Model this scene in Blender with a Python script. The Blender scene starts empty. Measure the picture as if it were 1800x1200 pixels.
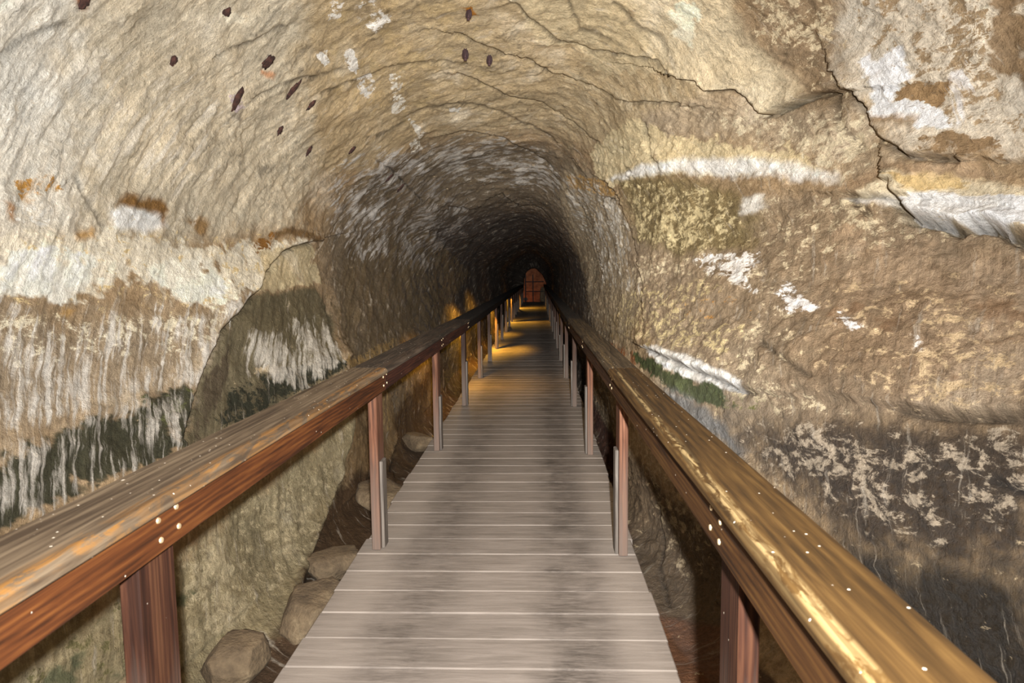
import bpy, bmesh, math, random
import numpy as np
from mathutils import Vector, Matrix

random.seed(7)
scene = bpy.context.scene
COL = scene.collection

# ------------------------------------------------------------------ camera
# X right, Y along the tunnel, Z up; the walkway boards have their top at z = 0
EYE = 1.5
FPX = 1200.0
cam_data = bpy.data.cameras.new('camera')
cam_data.sensor_width = 36.0
cam_data.lens = FPX / 1800.0 * 36.0
cam_data.clip_start = 0.05
cam_data.clip_end = 200
cam_data.dof.use_dof = True
cam_data.dof.focus_distance = 4.5
cam_data.dof.aperture_fstop = 6.3
cam = bpy.data.objects.new('camera', cam_data)
COL.objects.link(cam)
_f = Vector((45.0, 115.0, -FPX)).normalized()            # the tunnel axis as the camera sees it
_roll = 0.008
_u = Vector((-math.sin(_roll), math.cos(_roll), 0.0))
_u = (_u - _f * _u.dot(_f)).normalized()
_r = _f.cross(_u).normalized()
_M = Matrix((_r, _f, _u))                                 # rows: world axes written in camera axes
_R = _M.to_4x4()
cam.matrix_world = Matrix.Translation((0, 0, EYE)) @ _R
scene.camera = cam

# ------------------------------------------------------------------ world, light, exposure
world = bpy.data.worlds.new('world')
scene.world = world
world.use_nodes = True
world.node_tree.nodes['Background'].inputs[0].default_value = (0.02, 0.017, 0.014, 1)
world.node_tree.nodes['Background'].inputs[1].default_value = 0.2
scene.view_settings.view_transform = 'Standard'
scene.view_settings.look = 'None'
scene.view_settings.gamma = 1.0
scene.view_settings.use_curve_mapping = False
scene.view_settings.exposure = 0.0

# the flash gun on the camera: a zoomed head, brightest along its axis
FLASH_POWER = 2500.0
fl = bpy.data.lights.new('camera_flash', 'POINT')
fl.energy = FLASH_POWER
fl.shadow_soft_size = 0.025
fl.color = (1.0, 0.99, 0.975)
fl.use_nodes = True
nt = fl.node_tree
em = nt.nodes['Emission']
tc = nt.nodes.new('ShaderNodeTexCoord')
dotn = nt.nodes.new('ShaderNodeVectorMath'); dotn.operation = 'DOT_PRODUCT'
dotn.inputs[1].default_value = (0, 0, -1)
nt.links.new(tc.outputs['Normal'], dotn.inputs[0])
def _m(op, a, b=None):
    n = nt.nodes.new('ShaderNodeMath'); n.operation = op
    for i, v in enumerate((a, b)):
        if v is None: continue
        if isinstance(v, (int, float)): n.inputs[i].default_value = v
        else: nt.links.new(v, n.inputs[i])
    return n.outputs[0]
_c = _m('MAXIMUM', dotn.outputs['Value'], 0.0)
_s2 = _m('SUBTRACT', 1.0, _m('MULTIPLY', _c, _c))
_beam = _m('DIVIDE', 0.20, _m('POWER', _m('ADD', _s2, 0.012), 0.72))
_beam = _m('MULTIPLY', _beam, _m('GREATER_THAN', _c, 0.02))
nt.links.new(_beam, em.inputs['Strength'])
flash = bpy.data.objects.new('camera_flash', fl)
COL.objects.link(flash)
flash.location = (0.08, -0.22, EYE + 0.14)
flash.rotation_euler = (math.radians(92), 0, math.radians(2))

# ------------------------------------------------------------------ helpers
def tag(o, label=None, cat=None, group=None, kind=None):
    if label: o['label'] = label
    if cat: o['category'] = cat
    if group: o['group'] = group
    if kind: o['kind'] = kind
    return o

def empty(name, loc, label=None, cat=None, group=None, kind=None):
    o = bpy.data.objects.new(name, None)
    o.empty_display_size = 0.1
    COL.objects.link(o)
    o.location = loc
    return tag(o, label, cat, group, kind)

def mobj(name, me, mat=None, parent=None, loc=None):
    o = bpy.data.objects.new(name, me)
    COL.objects.link(o)
    if mat is not None and not me.materials: me.materials.append(mat)
    if loc is not None: o.location = loc
    if parent is not None:
        o.parent = parent
    return o

def bm_mesh(name, bm, smooth=False):
    me = bpy.data.meshes.new(name)
    bm.to_mesh(me); bm.free()
    if smooth:
        for p in me.polygons: p.use_smooth = True
    return me

def box_bm(x0, x1, y0, y1, z0, z1, bev=0.0, seg=1):
    bm = bmesh.new()
    bmesh.ops.create_cube(bm, size=1.0)
    for v in bm.verts:
        v.co = Vector(((x0 + x1) / 2 + v.co.x * (x1 - x0), (y0 + y1) / 2 + v.co.y * (y1 - y0), (z0 + z1) / 2 + v.co.z * (z1 - z0)))
    if bev > 0:
        bmesh.ops.bevel(bm, geom=bm.edges[:], offset=bev, segments=seg, profile=0.5, affect='EDGES')
    return bm

def prism_bm(profile, y0, y1, ny=1, bend=None):
    """profile: list of (x, z) run counter-clockwise seen from -Y, swept along Y"""
    bm = bmesh.new()
    rings = []
    for j in range(ny + 1):
        y = y0 + (y1 - y0) * j / ny
        dx, dz = bend(y) if bend else (0, 0)
        rings.append([bm.verts.new((x + dx, y, z + dz)) for x, z in profile])
    n = len(profile)
    for j in range(ny):
        for i in range(n):
            bm.faces.new((rings[j][i], rings[j][(i + 1) % n], rings[j + 1][(i + 1) % n], rings[j + 1][i]))
    bm.faces.new(rings[0][::-1]); bm.faces.new(rings[-1])
    bmesh.ops.recalc_face_normals(bm, faces=bm.faces[:])
    return bm

# ---- numpy gradient noise
_rng = np.random.RandomState(11)
_perm = _rng.permutation(512).astype(np.int32)
_grad = _rng.normal(size=(512, 3)).astype(np.float32)
_grad /= np.linalg.norm(_grad, axis=1, keepdims=True)
def pnoise(x, y, z):
    x = np.asarray(x, np.float32); y = np.asarray(y, np.float32); z = np.asarray(z, np.float32)
    xi = np.floor(x).astype(np.int32); yi = np.floor(y).astype(np.int32); zi = np.floor(z).astype(np.int32)
    xf = x - xi; yf = y - yi; zf = z - zi
    u = xf * xf * xf * (xf * (xf * 6 - 15) + 10)
    v = yf * yf * yf * (yf * (yf * 6 - 15) + 10)
    w = zf * zf * zf * (zf * (zf * 6 - 15) + 10)
    out = 0
    for dx in (0, 1):
        hx = _perm[(xi + dx) & 511]; wx = u if dx else 1 - u
        for dy in (0, 1):
            hy = _perm[(hx + yi + dy) & 511]; wy = (v if dy else 1 - v) * wx
            for dz in (0, 1):
                g = _grad[_perm[(hy + zi + dz) & 511]]
                d = g[..., 0] * (xf - dx) + g[..., 1] * (yf - dy) + g[..., 2] * (zf - dz)
                out = out + d * wy * (w if dz else 1 - w)
    return out * 1.5                                       # about -1 .. 1
def fbm(x, y, z, octaves=4, gain=0.5, lac=2.03):
    s = 0; a = 1.0; t = 0
    for o in range(octaves):
        s = s + a * pnoise(x + 17.3 * o, y - 9.1 * o, z + 5.7 * o)
        t += a; a *= gain; x = x * lac; y = y * lac; z = z * lac
    return s / t
def smooth01(t):
    t = np.clip(t, 0, 1); return t * t * (3 - 2 * t)
def srgb(c):
    c = np.asarray(c, float) / 255.0
    return np.where(c <= 0.04045, c / 12.92, ((c + 0.055) / 1.055) ** 2.4)
def lin(c):
    return tuple(float(v) for v in srgb(c)) + (1.0,)
# ------------------------------------------------------------------ the rock tunnel: smooth base surface
# control points of the cross-section, from the right foot up over the roof to the left foot and
# back under the walkway, each keyed along the tunnel
KY = [-3.0, 1.0, 2.0, 3.0, 4.0, 5.0, 6.0, 7.0, 8.5, 10.0, 12.0, 14.0, 20.0, 36.0, 38.6, 39.6, 41.0, 44.0, 46.0]
_E = [.62, .60, .45, .45, 1.0, 1.6, 1.6]
SX = [
 [1.8, 1.8, 1.5, 1.10, .80, .72, .70, .70, .70, .70, .68, .66, .66, .64, .60, .42, 1.0, 1.5, 1.4],
 [2.0, 2.0, 1.75, 1.3, .95, .80, .76, .75, .75, .75, .73, .71, .71, .66, .62, .45, 1.1, 1.6, 1.5],
 [2.3, 2.3, 2.1, 1.6, 1.15, .95, .88, .85, .83, .82, .78, .76, .75, .70, .62, .42, 1.2, 1.7, 1.6],
 [2.6, 2.6, 2.5, 2.25, 1.85, 1.4, 1.05, .95, .88, .85, .80, .78, .75, .62, .45, .15, 1.1, 1.6, 1.5],
 [2.3, 2.3, 2.3, 2.1, 1.8, 1.4, 1.0, .80, .70, .65, .55, .50, .50, .40, .2, -.0, .8, 1.2, 1.1],
 [1.0, 1.0, 1.0, 1.0, .9, .7, .5, .35, .25, .2, .1, .05, 0, 0, -.0, -.1, .3, .5, .5],
 [-.3, -.3, -.3, -.3, -.3, -.3, -.35, -.4, -.45, -.5, -.5, -.5, -.5, -.45, -.3, -.2, -.2, -.2, -.2],
 [-1.3, -1.3, -1.3, -1.3, -1.3, -1.3, -1.3, -1.3, -1.3, -1.3, -1.25, -1.2, -1.1, -1.0, -.7, -.4, -.6, -.8, -.8],
 [-2.0, -2.0, -2.0, -2.0, -1.98, -1.95, -1.95, -1.93, -1.9, -1.88, -1.75, -1.7, -1.6, -1.4, -1.0, -.6, -1.0, -1.3, -1.2],
 [-2.25, -2.25, -2.25, -2.2, -2.15, -2.1, -2.1, -2.08, -2.05, -2.0, -1.9, -1.85, -1.8, -1.6, -1.2, -.68, -1.2, -1.6, -1.5],
 [-2.2, -2.2, -2.15, -2.1, -2.0, -1.95, -1.95, -1.93, -1.9, -1.9, -1.82, -1.8, -1.75, -1.5, -1.2, -.72, -1.2, -1.6, -1.5],
 [-2.0, -2.0, -1.9, -1.8, -1.7, -1.65, -1.62, -1.6, -1.6, -1.6, -1.58, -1.56, -1.55, -1.4, -1.2, -.76, -1.2, -1.6, -1.5],
 [-1.7, -1.7, -1.6, -1.5, -1.42, -1.42, -1.42, -1.42, -1.42, -1.42, -1.42, -1.42, -1.42, -1.3, -1.15, -.78, -1.1, -1.4, -1.3],
 [-.9] * 15 + [-.5, -.8, -.9, -.9],
 [.1] * 15 + [.1, .2, .3, .3],
]
SZ = [
 [-.30] * 19,
 [.40] * 19,
 [1.0] * 15 + [.9, 1.0, 1.1, 1.1],
 [1.9] * 13 + [1.85, 1.75, 1.5, 1.9, 2.2, 2.1],
 [3.1, 3.1, 3.1, 3.0, 2.9, 2.8, 2.75, 2.7, 2.65, 2.6, 2.4, 2.35, 2.3, 2.2, 2.0, 1.62, 2.4, 2.8, 2.6],
 [3.75, 3.75, 3.75, 3.7, 3.6, 3.45, 3.35, 3.25, 3.15, 3.1, 2.85, 2.8, 2.7, 2.6, 2.3, 1.75, 2.6, 3.1, 2.9],
 [3.8, 3.8, 3.8, 3.75, 3.65, 3.5, 3.4, 3.3, 3.22, 3.18, 2.92, 2.88, 2.75, 2.7, 2.35, 1.78, 2.7, 3.2, 3.0],
 [3.4, 3.4, 3.4, 3.35, 3.3, 3.2, 3.12, 3.05, 2.98, 2.95, 2.7, 2.65, 2.5, 2.4, 2.1, 1.7, 2.6, 3.1, 2.9],
 [2.6, 2.6, 2.6, 2.6, 2.55, 2.5, 2.45, 2.42, 2.4, 2.38, 2.25, 2.22, 2.15, 2.05, 1.8, 1.45, 2.2, 2.6, 2.4],
 [1.8] * 14 + [1.5, 1.1, 1.7, 2.0, 1.9],
 [1.0] * 14 + [.9, .7, 1.0, 1.1, 1.1],
 [.30] * 19,
 [-.30] * 19,
 [-.36] * 19,
 [-.36] * 19,
]
SX = np.array(SX, float); SZ = np.array(SZ, float); KY = np.array(KY, float)
_ncp = SX.shape[0]
_k = int(np.argmin(abs(KY - 5.0)))
_px = np.append(SX[:, _k], SX[0, _k]); _pz = np.append(SZ[:, _k], SZ[0, _k])
_tk = np.concatenate([[0], np.cumsum(np.hypot(np.diff(_px), np.diff(_pz)))])
PERIM = float(_tk[-1])
_tk = _tk / PERIM                                           # u of each control point, closed loop 0..1

def _hermite_loop(ctrl, u):
    """ctrl: (ncp, m) closed loop values; u: (n,) in 0..1 -> (n, m)"""
    t = _tk; n = len(t) - 1
    c = ctrl
    tan = np.zeros_like(c)
    for i in range(n):
        ip, im = (i + 1) % n, (i - 1) % n
        h1 = t[i + 1] - t[i]
        h0 = t[i] - t[i - 1] if i > 0 else t[n] - t[n - 1]
        d1 = (c[ip] - c[i]) / h1; d0 = (c[i] - c[im]) / h0
        tan[i] = (d0 * h1 + d1 * h0) / (h0 + h1)
    k = np.clip(np.searchsorted(t, u, side='right') - 1, 0, n - 1)
    h = (t[k + 1] - t[k])[:, None]; s = ((u - t[k])[:, None]) / h
    c0 = c[k]; c1 = c[(k + 1) % n]; m0 = tan[k] * h; m1 = tan[(k + 1) % n] * h
    return (2*s**3 - 3*s**2 + 1) * c0 + (s**3 - 2*s**2 + s) * m0 + (-2*s**3 + 3*s**2) * c1 + (s**3 - s**2) * m1

def _keyed(tab, Y):
    out = np.stack([np.interp(Y, KY, row) for row in tab])
    acc = np.zeros_like(out)
    for s in np.linspace(-1, 1, 9):                         # round off the keys along the tunnel
        Ys = Y + s * np.clip(0.12 * np.abs(Y), .12, .5)
        acc += np.stack([np.interp(Ys, KY, row) for row in tab])
    return acc / 9

def base_surface(u, Y):
    """positions (len(Y), len(u), 3) of the undisturbed tunnel surface"""
    X = _hermite_loop(_keyed(SX, Y), u).T
    Z = _hermite_loop(_keyed(SZ, Y), u).T
    return np.stack([X, np.repeat(Y[:, None], len(u), 1), Z], -1)

NU, NY = 960, 930
U_RIGHT, U_ROOF0, U_ROOF1, U_LEFT = 0.0, float(_tk[4]), float(_tk[8]), float(_tk[12])
def u_rows():
    fine = np.linspace(0, U_LEFT, NU)
    coarse = np.linspace(U_LEFT, 1, 121)[1:]
    return np.concatenate([fine, coarse])
def y_rows():
    near = np.linspace(-3, .9, 40)[:-1]
    mid = np.exp(np.linspace(np.log(.9), np.log(46.0), NY))
    return np.concatenate([near, mid])
# (u around the section,metres along the tunnel) outlines of stains,lime crusts,beds and painted shade on the rock:
# colour,cover,edge softness,kind of break-up
PATCHES = [
 ('left_cream',[(0.585,2.44),(0.5036,4.125),(0.5214,5.293),(0.5829,6.257),(0.6336,5.652),(0.6514,3.966),(0.6579,2.606)],(210,196,170),1,0.06,'m'),
 ('left_pale',[(0.585,2.44),(0.5657,2.961),(0.6186,3.194),(0.6521,3.183),(0.6564,2.606)],(232,226,212),1,0.1,'m'),
 ('left_pale2',[(0.6064,2.538),(0.5764,3.366),(0.5764,4.448),(0.6429,4.152),(0.6543,2.606)],(230,220,202),0.45,0.08,'d'),
 ('ceiling',[(0.5086,4.058),(0.3207,4.478),(0.255,5.311),(0.2693,7.088),(0.3236,8.352),(0.4421,8.379),(0.565,7.182),(0.585,6.135)],(188,166,130),1,0.06,'m'),
 ('ceiling_ochre',[(0.51,4.291),(0.4271,4.973),(0.4071,6.973),(0.5071,7.111),(0.5529,5.506)],(196,172,130),0.4,0.06,'b'),
 ('ceiling_pale',[(0.4286,4.703),(0.3164,4.434),(0.2779,5.276),(0.3264,6.216),(0.3936,5.765)],(214,194,156),0.8,0.05,'b'),
 ('ceiling_pale_r',[(0.36,6.278),(0.2764,5.363),(0.265,5.524),(0.2886,7.182),(0.3557,7.253)],(200,182,150),0.55,0.05,'d'),
 ('deep_dark_left',[(0.645,7.019),(0.58,11.519),(0.6629,19.03),(0.7493,12.061),(0.7436,6.036),(0.7007,6.424)],(112,96,72),0.6,0.06,'b'),
 ('deep_white_l',[(0.5714,6.551),(0.5093,7.899),(0.5271,10.202),(0.6357,9.841),(0.66,7.594),(0.6257,6.815)],(210,204,196),0.8,0.06,'d'),
 ('deep_white_l2',[(0.5693,8.602),(0.4929,9.906),(0.5229,14.977),(0.665,12.301),(0.6514,9.492)],(176,168,158),0.6,0.08,'d'),
 ('deep_white_t',[(0.5243,7.925),(0.4414,8.297),(0.3536,9.338),(0.2657,10.966),(0.3764,11.633),(0.5014,10.44)],(200,192,180),0.66,0.05,'d'),
 ('arch_right',[(0.31,9.307),(0.2536,8.082),(0.1964,7.019),(0.1364,5.996),(0.0986,6.257),(0.0936,9.307),(0.2036,13.934),(0.3071,11.038)],(168,150,122),1,0.05,'m'),
 ('arch_right_w',[(0.3129,10.136),(0.2536,8.082),(0.185,6.77),(0.1357,6.196),(0.1414,9.096),(0.2457,11.787)],(214,206,192),0.6,0.05,'d'),
 ('mid_left',[(0.6743,2.563),(0.6771,2.894),(0.685,4.005),(0.6721,4.892),(0.7214,3.914),(0.7264,3.653),(0.7236,2.361)],(168,149,123),1,0.08,'m'),
 ('mid_left_s',[(0.6757,2.563),(0.6871,3.992),(0.6786,4.75),(0.7236,3.838),(0.7214,2.369)],(226,219,208),0.68,0.06,'d'),
 ('mid_left_y',[(0.6671,2.589),(0.6736,4.071),(0.6721,4.797),(0.69,4.434),(0.7036,3.876),(0.6957,2.489)],(232,220,192),0.6,0.08,'f'),
 ('left_band',[(0.6536,2.606),(0.6493,2.952),(0.645,3.665),(0.6507,4.152),(0.6436,5.293),(0.6336,6.257),(0.665,5.841),(0.6764,4.766),(0.6879,4.045),(0.67,3.559),(0.6771,2.894),(0.6721,2.572)],(238,228,206),0.8,0.07,'b'),
 ('left_band_y',[(0.6536,2.606),(0.645,3.665),(0.6336,6.196),(0.6764,4.766),(0.6871,3.992),(0.6757,2.563)],(224,200,150),0.3,0.03,'f'),
 ('left_band_w',[(0.66,3.641),(0.6557,4.405),(0.6714,4.405),(0.685,4.005),(0.67,3.653)],(250,244,226),0.75,0.03,'b'),
 ('left_band_w2',[(0.6579,2.658),(0.6529,2.952),(0.6543,3.111),(0.6557,3.344),(0.6693,3.289),(0.6779,2.991),(0.6721,2.623)],(252,248,234),0.65,0.03,'b'),
 ('spot_o1',[(0.6343,2.828),(0.6307,3.06),(0.635,3.08),(0.6386,2.952),(0.6407,3.07),(0.6457,3.02),(0.6457,2.885),(0.6479,2.773),(0.6429,2.773),(0.64,2.885)],(190,142,74),0.75,0.012,'f'),
 ('spot_w1',[(0.64,2.773),(0.64,2.923),(0.6386,3.05),(0.6486,3.02),(0.65,2.773)],(248,244,234),0.5,0.012,'f'),
 ('spot_w2',[(0.64,3.444),(0.6371,3.582),(0.6379,3.888),(0.6436,3.914),(0.6471,3.714),(0.6464,3.478)],(252,250,244),1,0.01,'m'),
 ('spot_o2',[(0.6371,3.478),(0.6329,3.582),(0.6307,3.838),(0.6364,3.927),(0.6443,3.888),(0.6386,3.863),(0.6371,3.582)],(138,102,58),1,0.01,'m'),
 ('spot_o3',[(0.6393,4.111),(0.6364,4.305),(0.6393,4.333),(0.645,4.291),(0.6464,4.207)],(150,114,66),0.9,0.01,'m'),
 ('spot_o4',[(0.6379,5.241),(0.6336,5.524),(0.635,6.319),(0.6407,6.278),(0.6393,5.524),(0.6429,5.276)],(118,90,54),0.9,0.01,'m'),
 ('spot_o5',[(0.6443,4.99),(0.6364,5.293),(0.6393,5.381),(0.6543,5.122),(0.6564,4.973)],(140,98,48),0.7,0.008,'f'),
 ('spot_o6',[(0.6507,3.173),(0.6479,3.333),(0.6514,3.322),(0.6529,3.183)],(196,150,80),0.9,0.01,'m'),
 ('spot_o7',[(0.6429,2.773),(0.6436,2.828),(0.6471,2.81),(0.6479,2.773)],(170,115,50),0.9,0.01,'m'),
 ('spot_o8',[(0.6779,3.04),(0.6786,3.121),(0.6814,3.07),(0.6807,3.01)],(190,150,90),0.8,0.006,'m'),
 ('algae_l',[(0.7264,2.346),(0.7207,2.981),(0.7179,3.618),(0.7257,3.8),(0.7457,3.512),(0.75,2.675),(0.7514,2.204)],(72,70,54),0.8,0.06,'b'),
 ('algae_l_g',[(0.7193,3.377),(0.7193,3.763),(0.7357,3.677),(0.7336,3.311)],(92,94,58),0.5,0.04,'f'),
 ('algae_l_w',[(0.72,2.377),(0.72,3.606),(0.7257,3.8),(0.7479,3.467),(0.7471,2.226)],(210,202,190),0.55,0.04,'d'),
 ('recess',[(0.6786,4.797),(0.6757,6.135),(0.6986,6.53),(0.7414,5.879),(0.7471,3.433),(0.7257,3.775),(0.6979,4.235)],(116,106,82),1,0.015,'m'),
 ('recess_top',[(0.6514,4.973),(0.6407,6.278),(0.6736,6.382),(0.6771,4.86)],(206,188,150),0.75,0.02,'b'),
 ('recess_w',[(0.7007,4.582),(0.6971,6.135),(0.7179,6.278),(0.7364,5.86),(0.7414,4.99),(0.7193,4.419)],(216,208,194),0.7,0.03,'d'),
 ('recess_pale',[(0.7207,4.567),(0.7207,4.892),(0.7371,4.734),(0.7336,4.39)],(206,186,152),0.9,0.012,'f'),
 ('recess_g',[(0.7279,4.111),(0.7257,4.688),(0.7264,5.727),(0.74,5.976),(0.7464,3.927),(0.7393,3.876)],(58,58,46),0.7,0.03,'f'),
 ('recess_edge',[(0.7257,3.8),(0.6907,4.582),(0.725,4.139),(0.7486,3.618),(0.7471,3.433)],(92,80,64),0.7,0.02,'d'),
 ('brown_ledge',[(0.7343,6.055),(0.7321,8.716),(0.745,8.056),(0.7471,5.976)],(150,124,82),0.8,0.02,'f'),
 ('low_left',[(0.7921,1.972),(0.7793,2.037),(0.7814,3.06),(0.7764,4.139),(0.7714,5.542),(0.8079,5.156),(0.8336,3.677),(0.835,2.53)],(158,144,112),1,0.03,'m'),
 ('low_left_o',[(0.7864,1.998),(0.7814,3.06),(0.7793,4.125),(0.8057,4.582),(0.825,3.665),(0.8164,2.746)],(120,112,76),0.4,0.03,'f'),
 ('low_left_g',[(0.7864,1.998),(0.785,3.04),(0.7979,3.421),(0.8164,2.746)],(104,104,78),0.4,0.04,'b'),
 ('low_left_p',[(0.7814,3.06),(0.7793,4.125),(0.785,5.072),(0.8179,4.376),(0.8221,3.444),(0.8114,2.885)],(190,174,140),0.45,0.03,'f'),
 ('low_hollow_shade',[(0.8036,5.006),(0.7971,6.095),(0.7921,7.373),(0.78,10.036),(0.8529,7.205),(0.8393,5.957),(0.8429,4.552),(0.8457,3.594),(0.8293,3.714),(0.815,4.207)],(78,60,42),1,0.03,'m'),  # shadowed hollow at the wall foot, its shade put into the colour
 ('low_pale_spur',[(0.7564,5.957),(0.7636,6.77),(0.7807,7.229),(0.8214,6.682),(0.81,5.708),(0.7979,5.207)],(132,108,76),0.9,0.02,'m'),
 ('low_spur_p',[(0.7629,6.095),(0.7729,7.065),(0.7964,7.042),(0.8007,5.86)],(176,148,98),0.4,0.02,'d'),
 ('low_far',[(0.7536,10.474),(0.7571,16.69),(0.7814,21.276),(0.8493,12.753),(0.8286,9.246)],(110,84,52),0.8,0.03,'f'),
 ('boulder',[(0.3486,4.734),(0.31,4.522),(0.2821,4.627),(0.2414,4.434),(0.2364,4.612),(0.2421,4.829),(0.2614,4.941),(0.2714,5.207),(0.29,5.346),(0.3171,5.293)],(220,202,168),1,0.012,'m'),
 ('boulder_p',[(0.3207,4.86),(0.31,4.719),(0.2893,5.139),(0.3079,5.139)],(246,238,212),0.8,0.04,'b'),
 ('rough_tr',[(0.3129,4.39),(0.2864,3.953),(0.2486,4.152),(0.2271,4.111),(0.24,4.39),(0.2443,4.448),(0.2843,4.597)],(150,128,100),1,0.04,'m'),
 ('rough_tr_f',[(0.3114,4.362),(0.2864,3.953),(0.2486,4.152),(0.2271,4.111),(0.24,4.39),(0.2843,4.597)],(214,196,162),0.5,0.03,'f'),
 ('pale_tr',[(0.2871,3.966),(0.2464,3.07),(0.1971,3.07),(0.205,3.653),(0.2214,3.979),(0.2486,4.152)],(220,208,188),1,0.03,'m'),
 ('pale_tr_b',[(0.2871,3.966),(0.2464,3.07),(0.1971,3.07),(0.2214,3.979)],(170,146,114),0.42,0.03,'f'),
 ('brown_tr',[(0.2557,3.322),(0.2464,3.07),(0.2143,3.101),(0.225,3.366)],(142,118,88),0.75,0.02,'b'),
 ('brown_tr2',[(0.2307,3.8),(0.2307,3.677),(0.2264,3.547),(0.215,3.524),(0.2179,3.677),(0.2257,3.8)],(166,136,98),0.8,0.012,'f'),
 ('white_tr',[(0.2464,3.992),(0.2421,3.751),(0.2329,3.714),(0.225,3.8),(0.215,3.524),(0.2079,3.433),(0.2157,3.726),(0.2229,4.005)],(250,248,248),0.95,0.02,'b'),
 ('white_tr2',[(0.2286,3.535),(0.2314,3.444),(0.2064,3.399),(0.2079,3.489)],(240,236,232),0.7,0.02,'d'),
 ('brown_tr3',[(0.2236,4.005),(0.2157,3.665),(0.2114,3.629),(0.2157,3.788),(0.2193,3.966)],(150,122,88),0.9,0.01,'m'),
 ('brown_tr4',[(0.2086,3.57),(0.2057,3.322),(0.1971,3.204),(0.1979,3.41),(0.2036,3.559)],(150,124,92),0.8,0.02,'f'),
 ('grey_mid',[(0.2786,6.115),(0.2664,5.173),(0.2407,4.797),(0.23,4.152),(0.2107,3.914),(0.2007,3.641),(0.1957,4.005),(0.2114,4.362),(0.2657,6.403)],(182,162,134),1,0.03,'m'),
 ('grey_mid_f',[(0.27,5.56),(0.2407,4.797),(0.23,4.152),(0.2107,3.914),(0.1957,4.005),(0.2321,5.056)],(222,206,174),0.5,0.03,'f'),
 ('cream_rock',[(0.2921,7.847),(0.28,6.361),(0.25,5.671),(0.2314,5.056),(0.2121,4.362),(0.2021,4.179),(0.2136,5.022),(0.2286,6.216),(0.2393,7.594),(0.2636,8.243)],(222,202,160),0.9,0.03,'b'),
 ('white_band',[(0.2486,7.619),(0.2414,6.424),(0.2329,5.708),(0.2207,4.876),(0.2029,4.179),(0.1993,4.152),(0.2014,4.333),(0.2143,5.022),(0.2271,5.898),(0.2371,6.815)],(250,246,238),0.95,0.016,'m'),
 ('orange_r',[(0.305,9.713),(0.2557,8.029),(0.2293,7.446),(0.2407,8.352),(0.2857,10.036)],(182,146,92),0.8,0.012,'f'),
 ('right_wall',[(0.16,7.277),(0.1964,7.019),(0.2,4.829),(0.1943,4.071),(0.1714,2.952),(0.1036,2.456),(0.0971,2.961),(0.0757,3.763),(0.095,4.973)],(158,138,112),1,0.03,'m'),
 ('right_wall_p',[(0.16,7.277),(0.2,4.829),(0.1943,4.071),(0.165,2.904),(0.105,2.464),(0.0807,3.8),(0.1057,5.398)],(216,198,164),0.46,0.03,'f'),
 ('right_wall_b',[(0.1571,3.966),(0.1629,2.894),(0.1036,2.456),(0.095,3.001),(0.1086,3.478)],(142,118,92),0.8,0.12,'m'),
 ('right_wall_bp',[(0.1571,3.966),(0.1629,2.894),(0.1036,2.456),(0.095,3.001),(0.1086,3.478)],(206,180,142),0.38,0.08,'f'),
 ('right_wall_d',[(0.1479,4.045),(0.1543,2.819),(0.1036,2.456),(0.0971,2.961),(0.0964,3.489)],(134,108,82),0.3,0.08,'b'),
 ('right_wall_t',[(0.1807,4.492),(0.165,2.904),(0.1414,2.719),(0.1421,3.775)],(172,148,120),0.5,0.06,'b'),
 ('olive_r',[(0.2421,7.229),(0.2257,5.898),(0.205,5.006),(0.1886,4.75),(0.17,4.673),(0.165,5.506),(0.185,6.77)],(128,112,76),0.9,0.03,'m'),
 ('olive_r_f',[(0.2421,7.229),(0.205,5.006),(0.1714,4.642),(0.165,5.506),(0.185,6.77)],(206,188,144),0.5,0.03,'f'),
 ('white_r0',[(0.2014,4.941),(0.1993,4.719),(0.1914,4.673),(0.19,4.844)],(246,240,228),0.9,0.01,'m'),
 ('white_r1',[(0.1621,5.259),(0.1664,5.106),(0.1679,4.627),(0.1607,4.448),(0.1543,4.507),(0.1407,4.263),(0.1371,4.405),(0.1507,4.766),(0.1507,5.006)],(246,240,232),0.72,0.012,'f'),
 ('white_r2',[(0.1493,4.193),(0.1464,4.031),(0.1393,3.813),(0.1357,3.69),(0.1329,3.914),(0.1386,4.071)],(250,246,242),0.72,0.012,'f'),
 ('white_r3',[(0.135,3.594),(0.1321,3.512),(0.1279,3.377),(0.1257,3.41),(0.1286,3.512)],(250,246,242),0.75,0.01,'f'),
 ('white_r4',[(0.1271,3.111),(0.1264,3.08),(0.1214,3.04),(0.1229,3.07)],(236,228,220),0.7,0.01,'f'),
 ('yellow_r',[(0.1314,7.847),(0.1507,5.006),(0.1343,4.249),(0.1079,4.071),(0.1021,5.363),(0.1029,7.019)],(210,190,144),0.55,0.04,'f'),
 ('orange_r2',[(0.1314,5.006),(0.1407,4.463),(0.1286,4.111),(0.1229,4.597)],(196,142,70),0.35,0.03,'f'),
 ('wall_r_mid',[(0.1,9.399),(0.1236,6.905),(0.1029,4.925),(0.0886,5.578),(0.0914,7.847)],(150,128,90),0.7,0.03,'d'),
 ('ledge_r',[(0.1914,4.058),(0.195,3.94),(0.1979,3.751),(0.1907,3.388),(0.1829,3.02),(0.1657,2.913),(0.1729,3.333),(0.1771,3.618),(0.185,3.726)],(232,216,184),1,0.012,'m'),
 ('ledge_r_o',[(0.1964,3.775),(0.1971,3.629),(0.1929,3.444),(0.1864,3.388),(0.1879,3.677)],(214,186,134),0.8,0.02,'b'),
 ('ledge_r_w',[(0.185,3.726),(0.1871,3.594),(0.1836,3.3),(0.1814,3.01),(0.1657,2.913),(0.1707,3.173),(0.1736,3.366),(0.1771,3.618)],(250,247,242),0.95,0.01,'b'),
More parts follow.
